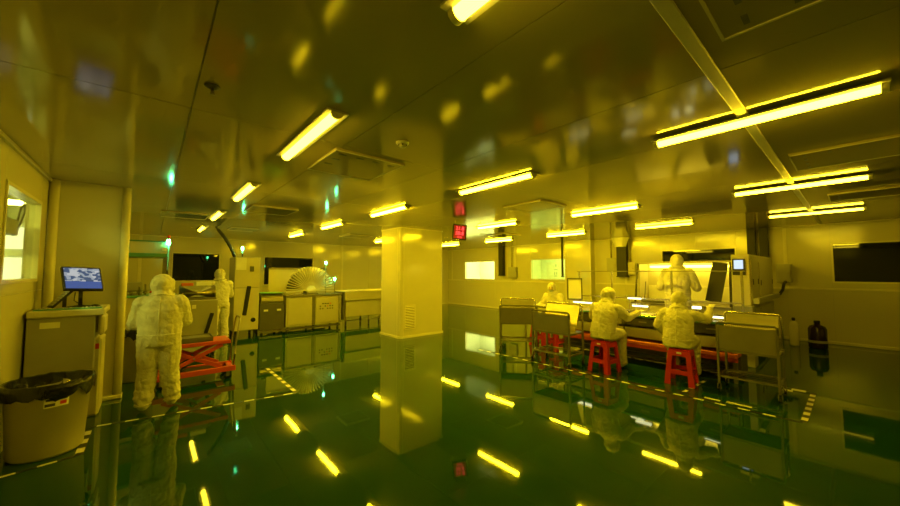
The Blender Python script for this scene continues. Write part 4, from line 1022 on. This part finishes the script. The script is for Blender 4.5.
def person(label, loc, rz, J, H=1.6, seed=0, bag=1.0):
    """J: joint positions in a frame 1.6 m tall, +Y forward, +X the person's right"""
    s = H/1.6
    T = bpy.data.objects.new('person', None)
    b = bm_()
    g = lambda k: V(J[k])
    torso(b, [(p, rx*bag, ry*bag) for p, rx, ry in J['spine']])
    for sd in ('L', 'R'):
        sh, el, wr, hip, kn, an = (g(k+sd) for k in ('sh', 'el', 'wr', 'hip', 'kn', 'an'))
        cap_tube(b, sh, el, 0.078*bag, 0.066*bag); cap_tube(b, el, wr, 0.064*bag, 0.046)
        ellip(b, sh, (0.085, 0.082, 0.08))
        cap_tube(b, hip, kn, 0.105*bag, 0.083*bag); cap_tube(b, kn, an, 0.083*bag, 0.074*bag)
        ellip(b, an+(kn-an)*0.16, (0.084*bag, 0.084*bag, 0.07))
    hd = g('head'); nk = V(J['spine'][-1][0]); yaw = J.get('hyaw', 0.0); nod = J.get('nod', 0.0)
    R = Matrix.Rotation(yaw, 4, 'Z') @ Matrix.Rotation(nod, 4, 'X')
    ellip(b, hd, (0.106, 0.120, 0.130), R, 18, 14)
    ellip(b, hd+R @ V((0, 0.055, -0.01)), (0.088, 0.062, 0.108), R)
    cap_tube(b, nk-V((0, 0, 0.035)), hd+V((0, -0.005, -0.05)), 0.120, 0.090)
    me = remesh(b, 0.0115, 4)
    # cloth folds
    nrm = [v.normal.copy() for v in me.vertices]
    an_z = J['anL'][2]
    for v, nn in zip(me.vertices, nrm):
        p = v.co; q = p+V((seed*3.1, seed*1.7, 0))
        hood = (p-hd).length < 0.17
        a1 = noise.noise(V((q.x*6, q.y*6, q.z*7)))
        a2 = abs(noise.noise(V((q.x*11+q.z*6, q.y*11-q.z*4, q.z*13))))
        a3 = abs(noise.noise(V((q.x*15, q.y*15, q.z*4.5))))
        d = 0.010*a1 - 0.030*max(0, 0.22-a2) - 0.026*max(0, 0.2-a3) + 0.004
        low = p.z-an_z
        if low < 0.3: d += 0.007*math.sin(low*55+q.x*16+5*a1)*(1-low/0.3)
        if hood: d *= 0.85
        v.co = p + nn*d
    me.transform(Matrix.Scale(s, 4))
    me.materials.clear(); me.materials.append(MATS['suit'])
    bpy.data.objects.remove(T)
    T = bpy.data.objects.new('person', me); C.objects.link(T)
    T.location = loc; T.rotation_euler = (0, 0, rz); tag(T, label, 'person', 'workers in white clean-room suits')
    def child(nm, bmx, m, smooth=True, par=None, lab=None):
        bmesh.ops.transform(bmx, matrix=Matrix.Scale(s, 4), verts=bmx.verts)
        o = finish(nm, bmx, m, par or T, smooth)
        if lab: o['label'] = lab
        return o
    # face, mask, eyes, brows
    Rm = Matrix.Translation(hd) @ R
    fb = bm_(); ellip(fb, (0, 0, 0), (0.068, 0.085, 0.092), None, 18, 14)
    for v in fb.verts:
        x, y, z = v.co
        if y > 0.05:
            v.co.y += 0.016*math.exp(-((x/0.016)**2+((z+0.012)/0.022)**2))         # nose
            v.co.y -= 0.007*math.exp(-(((abs(x)-0.03)/0.014)**2+((z-0.014)/0.012)**2))  # eye sockets
    bmesh.ops.transform(fb, matrix=Rm @ Matrix.Translation((0, 0.046, -0.004)), verts=fb.verts)
    fo = child('face', fb, 'skin', lab='face in the hood opening')
    mb = bm_(); ellip(mb, (0, 0, 0), (0.071, 0.092, 0.095), None, 18, 14)
    bmesh.ops.delete(mb, geom=[v for v in mb.verts if v.co.z > -0.004 or v.co.y < 0.0], context='VERTS')
    bmesh.ops.transform(mb, matrix=Rm @ Matrix.Translation((0, 0.052, -0.004)), verts=mb.verts)
    child('face_mask', mb, 'mask', par=fo)
    for sx in (-1, 1):
        eb = bm_(); ellip(eb, (sx*0.029, 0.114, 0.014), (0.013, 0.008, 0.006), None, 10, 6); bmesh.ops.transform(eb, matrix=Rm, verts=eb.verts); child('eye', eb, 'hair_dark', par=fo)
        eb = bm_(); ellip(eb, (sx*0.030, 0.113, 0.034), (0.018, 0.008, 0.004), None, 10, 6); bmesh.ops.transform(eb, matrix=Rm, verts=eb.verts); child('eyebrow', eb, 'hair_dark', par=fo)
    # hood rim around the face
    rb = bm_(); pts = []
    for k in range(25):
        a = 2*PI*k/24; pts.append(Rm @ V((0.070*math.cos(a), 0.098-0.012*abs(math.cos(a)), 0.088*math.sin(a)-0.006)))
    tube(rb, pts, 0.009, 8, cap=False); child('hood_rim', rb, 'suit_seam')
    rb = bm_(); nc = (nk*0.72+hd*0.28)+V((0, -0.003, -0.022)); pts = [nc+V((0.112*math.cos(2*PI*k/24), 0.108*math.sin(2*PI*k/24), 0.012*math.sin(2*PI*k/8))) for k in range(25)]
    tube(rb, pts, 0.014, 8, cap=False); child('hood_hem', rb, 'suit')
    # gloves
    for sd in ('L', 'R'):
        el, wr = g('el'+sd), g('wr'+sd); d = (wr-el).normalized()
        tgt = V(J.get('pt'+sd, d)).normalized()
        up = V(J.get('up'+sd, (0, 0, 1))); x = tgt.cross(up).normalized(); z = x.cross(tgt)
        M = Matrix((x, tgt, z)).transposed().to_4x4(); M.translation = (wr+d*0.025)
        o = bpy.data.objects.new('glove', GLOVE if sd == 'R' else GLOVE_L); C.objects.link(o); o.parent = T
        o.matrix_local = Matrix.Scale(s, 4) @ M
        # elastic cuff at the ankle
        an_ = g('an'+sd); rb = bm_(); cc = an_+V((0, 0, -0.035))
        tube(rb, [cc+V((0.066*math.cos(2*PI*k/16), 0.066*math.sin(2*PI*k/16)-0.005, 0)) for k in range(17)], 0.016, 8, cap=False); child('ankle_cuff', rb, 'suit')
        # boots
        an = g('an'+sd); fa = J.get('ft'+sd, 0.0)
        o = bpy.data.objects.new('boot', BOOT); C.objects.link(o); o.parent = T
        o.matrix_local = Matrix.Scale(s, 4) @ Matrix.Translation((an.x, an.y+0.01, an.z-0.10)) @ Matrix.Rotation(fa, 4, 'Z')
    # seams down the back and round the waist, laid on the cloth
    tree = BVHTree.FromPolygons([v.co for v in me.vertices], [p.vertices[:] for p in me.polygons])
    def lay(pts, dirs, nm):
        P = []
        for p, d in zip(pts, dirs):
            hit = tree.ray_cast(V(p)*s - V(d)*0.6, V(d))
            if hit[0] is not None: P.append(hit[0]+hit[1]*0.001)
        if len(P) > 3:
            bb = bm_(); tube(bb, P, 0.0045, 6); o = finish(nm, bb, 'suit_seam', T, True)
    sp = J['spine']; zs = []
    for i in range(len(sp)-1):
        for k in range(5): zs.append(V(sp[i][0]).lerp(V(sp[i+1][0]), k/5))
    lay(zs[2:], [(0, 1, 0)]*len(zs[2:]), 'back_seam')
    c = V(sp[1][0]); ring = [2*PI*k/28 for k in range(29)]
    lay([c]*29, [(-math.cos(a), -math.sin(a), 0) for a in ring], 'waist_seam')
    return T

def stand(lean=0.0, **kw):
    J = dict(spine=[((0, 0.0, 0.76), 0.165, 0.125), ((0, 0.0, 0.90), 0.185, 0.135), ((0, 0.0+lean*0.2, 1.04), 0.178, 0.13), ((0, lean*0.5, 1.17), 0.19, 0.135), ((0, lean*0.8, 1.28), 0.17, 0.115), ((0, lean, 1.345), 0.10, 0.09)],
             shL=(-0.175, lean*0.85, 1.265), shR=(0.175, lean*0.85, 1.265), elL=(-0.235, -0.02, 1.0), elR=(0.235, -0.02, 1.0), wrL=(-0.22, 0.10, 0.80), wrR=(0.22, 0.10, 0.80),
             hipL=(-0.092, 0, 0.80), hipR=(0.092, 0, 0.80), knL=(-0.105, 0.02, 0.45), knR=(0.105, 0.02, 0.45), anL=(-0.112, -0.01, 0.135), anR=(0.112, -0.01, 0.135),
             head=(0, lean+0.025, 1.478), ftL=0.12, ftR=-0.12)
    J.update(kw); return J
def sit(seat=0.5, lean=0.10, **kw):
    z = seat+0.10
    J = dict(spine=[((0, -0.02, z-0.07), 0.175, 0.14), ((0, -0.01, z+0.05), 0.185, 0.14), ((0, 0.01+lean*0.2, z+0.19), 0.182, 0.14), ((0, lean*0.6, z+0.32), 0.195, 0.14), ((0, lean*0.95, z+0.43), 0.175, 0.115), ((0, lean*1.15, z+0.50), 0.10, 0.09)],
             shL=(-0.18, lean*0.95, z+0.41), shR=(0.18, lean*0.95, z+0.41), elL=(-0.25, 0.20, z+0.22), elR=(0.25, 0.2, z+0.22), wrL=(-0.16, 0.44, z+0.24), wrR=(0.16, 0.44, z+0.24),
             hipL=(-0.09, 0.0, z-0.005), hipR=(0.09, 0.0, z-0.005), knL=(-0.14, 0.36, z-0.03), knR=(0.14, 0.36, z-0.03), anL=(-0.14, 0.36, 0.135), anR=(0.14, 0.36, 0.135),
             head=(0, lean*1.25+0.045, z+0.625), nod=-0.25)
    J.update(kw); return J

# worker at the scissor lift, seen from behind, head turned right
person('worker in white clean-room suit standing with back turned beside the scissor lift', (0.11, 5.36, 0), math.radians(-8),
       stand(0.03, elL=(-0.25, 0.10, 1.02), wrL=(-0.12, 0.32, 1.06), elR=(0.235, 0.09, 1.03), wrR=(0.14, 0.30, 1.12), hyaw=math.radians(-48), nod=-0.12,
             anL=(-0.125, -0.02, 0.135), anR=(0.135, 0.04, 0.135), ftL=0.25, ftR=-0.1), 1.57, 1, 1.16)
# worker at the tall cabinet
person('worker in white clean-room suit standing between the shelf machine and tall cabinet', (1.25, 9.66, 0), math.radians(14),
       stand(0.02, elL=(-0.30, 0.04, 1.06), wrL=(-0.38, 0.26, 1.08), elR=(0.24, 0.08, 1.0), wrR=(0.2, 0.3, 1.02), hyaw=math.radians(-20)), 1.68, 2, 1.0)
# two seated workers at the bench (facing +X)
person('seated worker in white suit reaching right over the bench, next to the steel trolley', (5.64, 2.72, 0), math.radians(-88),
       sit(0.5, 0.14, elR=(0.30, 0.24, 0.86), wrR=(0.36, 0.50, 0.93), elL=(-0.26, 0.22, 0.84), wrL=(-0.16, 0.50, 0.96), hyaw=math.radians(-30)), 1.6, 3, 1.06)
person('seated worker in white suit with one hand raised, next to the solitary trolley', (5.90, 1.73, 0), math.radians(-84),
       sit(0.5, 0.10, elR=(0.34, 0.18, 0.95), wrR=(0.36, 0.40, 1.08), elL=(-0.27, 0.06, 0.82), wrL=(-0.24, 0.24, 0.68), hyaw=math.radians(-25)), 1.55, 4, 1.1)
# standing worker at the exposure machine, on the platform
person('standing worker in white suit leaning over the glowing exposure machine', (7.5, 2.18, 0.28), math.radians(-80),
       stand(0.06, elL=(-0.27, 0.10, 1.0), wrL=(-0.26, 0.36, 0.98), elR=(0.28, 0.10, 1.0), wrR=(0.28, 0.36, 0.98), nod=-0.2), 1.66, 5, 1.08)
# far worker facing the camera side
person('far seated worker in white suit and mask facing the trolleys', (7.60, 4.86, 0), math.radians(96),
       sit(0.5, 0.08, hyaw=math.radians(15), nod=-0.2), 1.6, 6, 1.0)
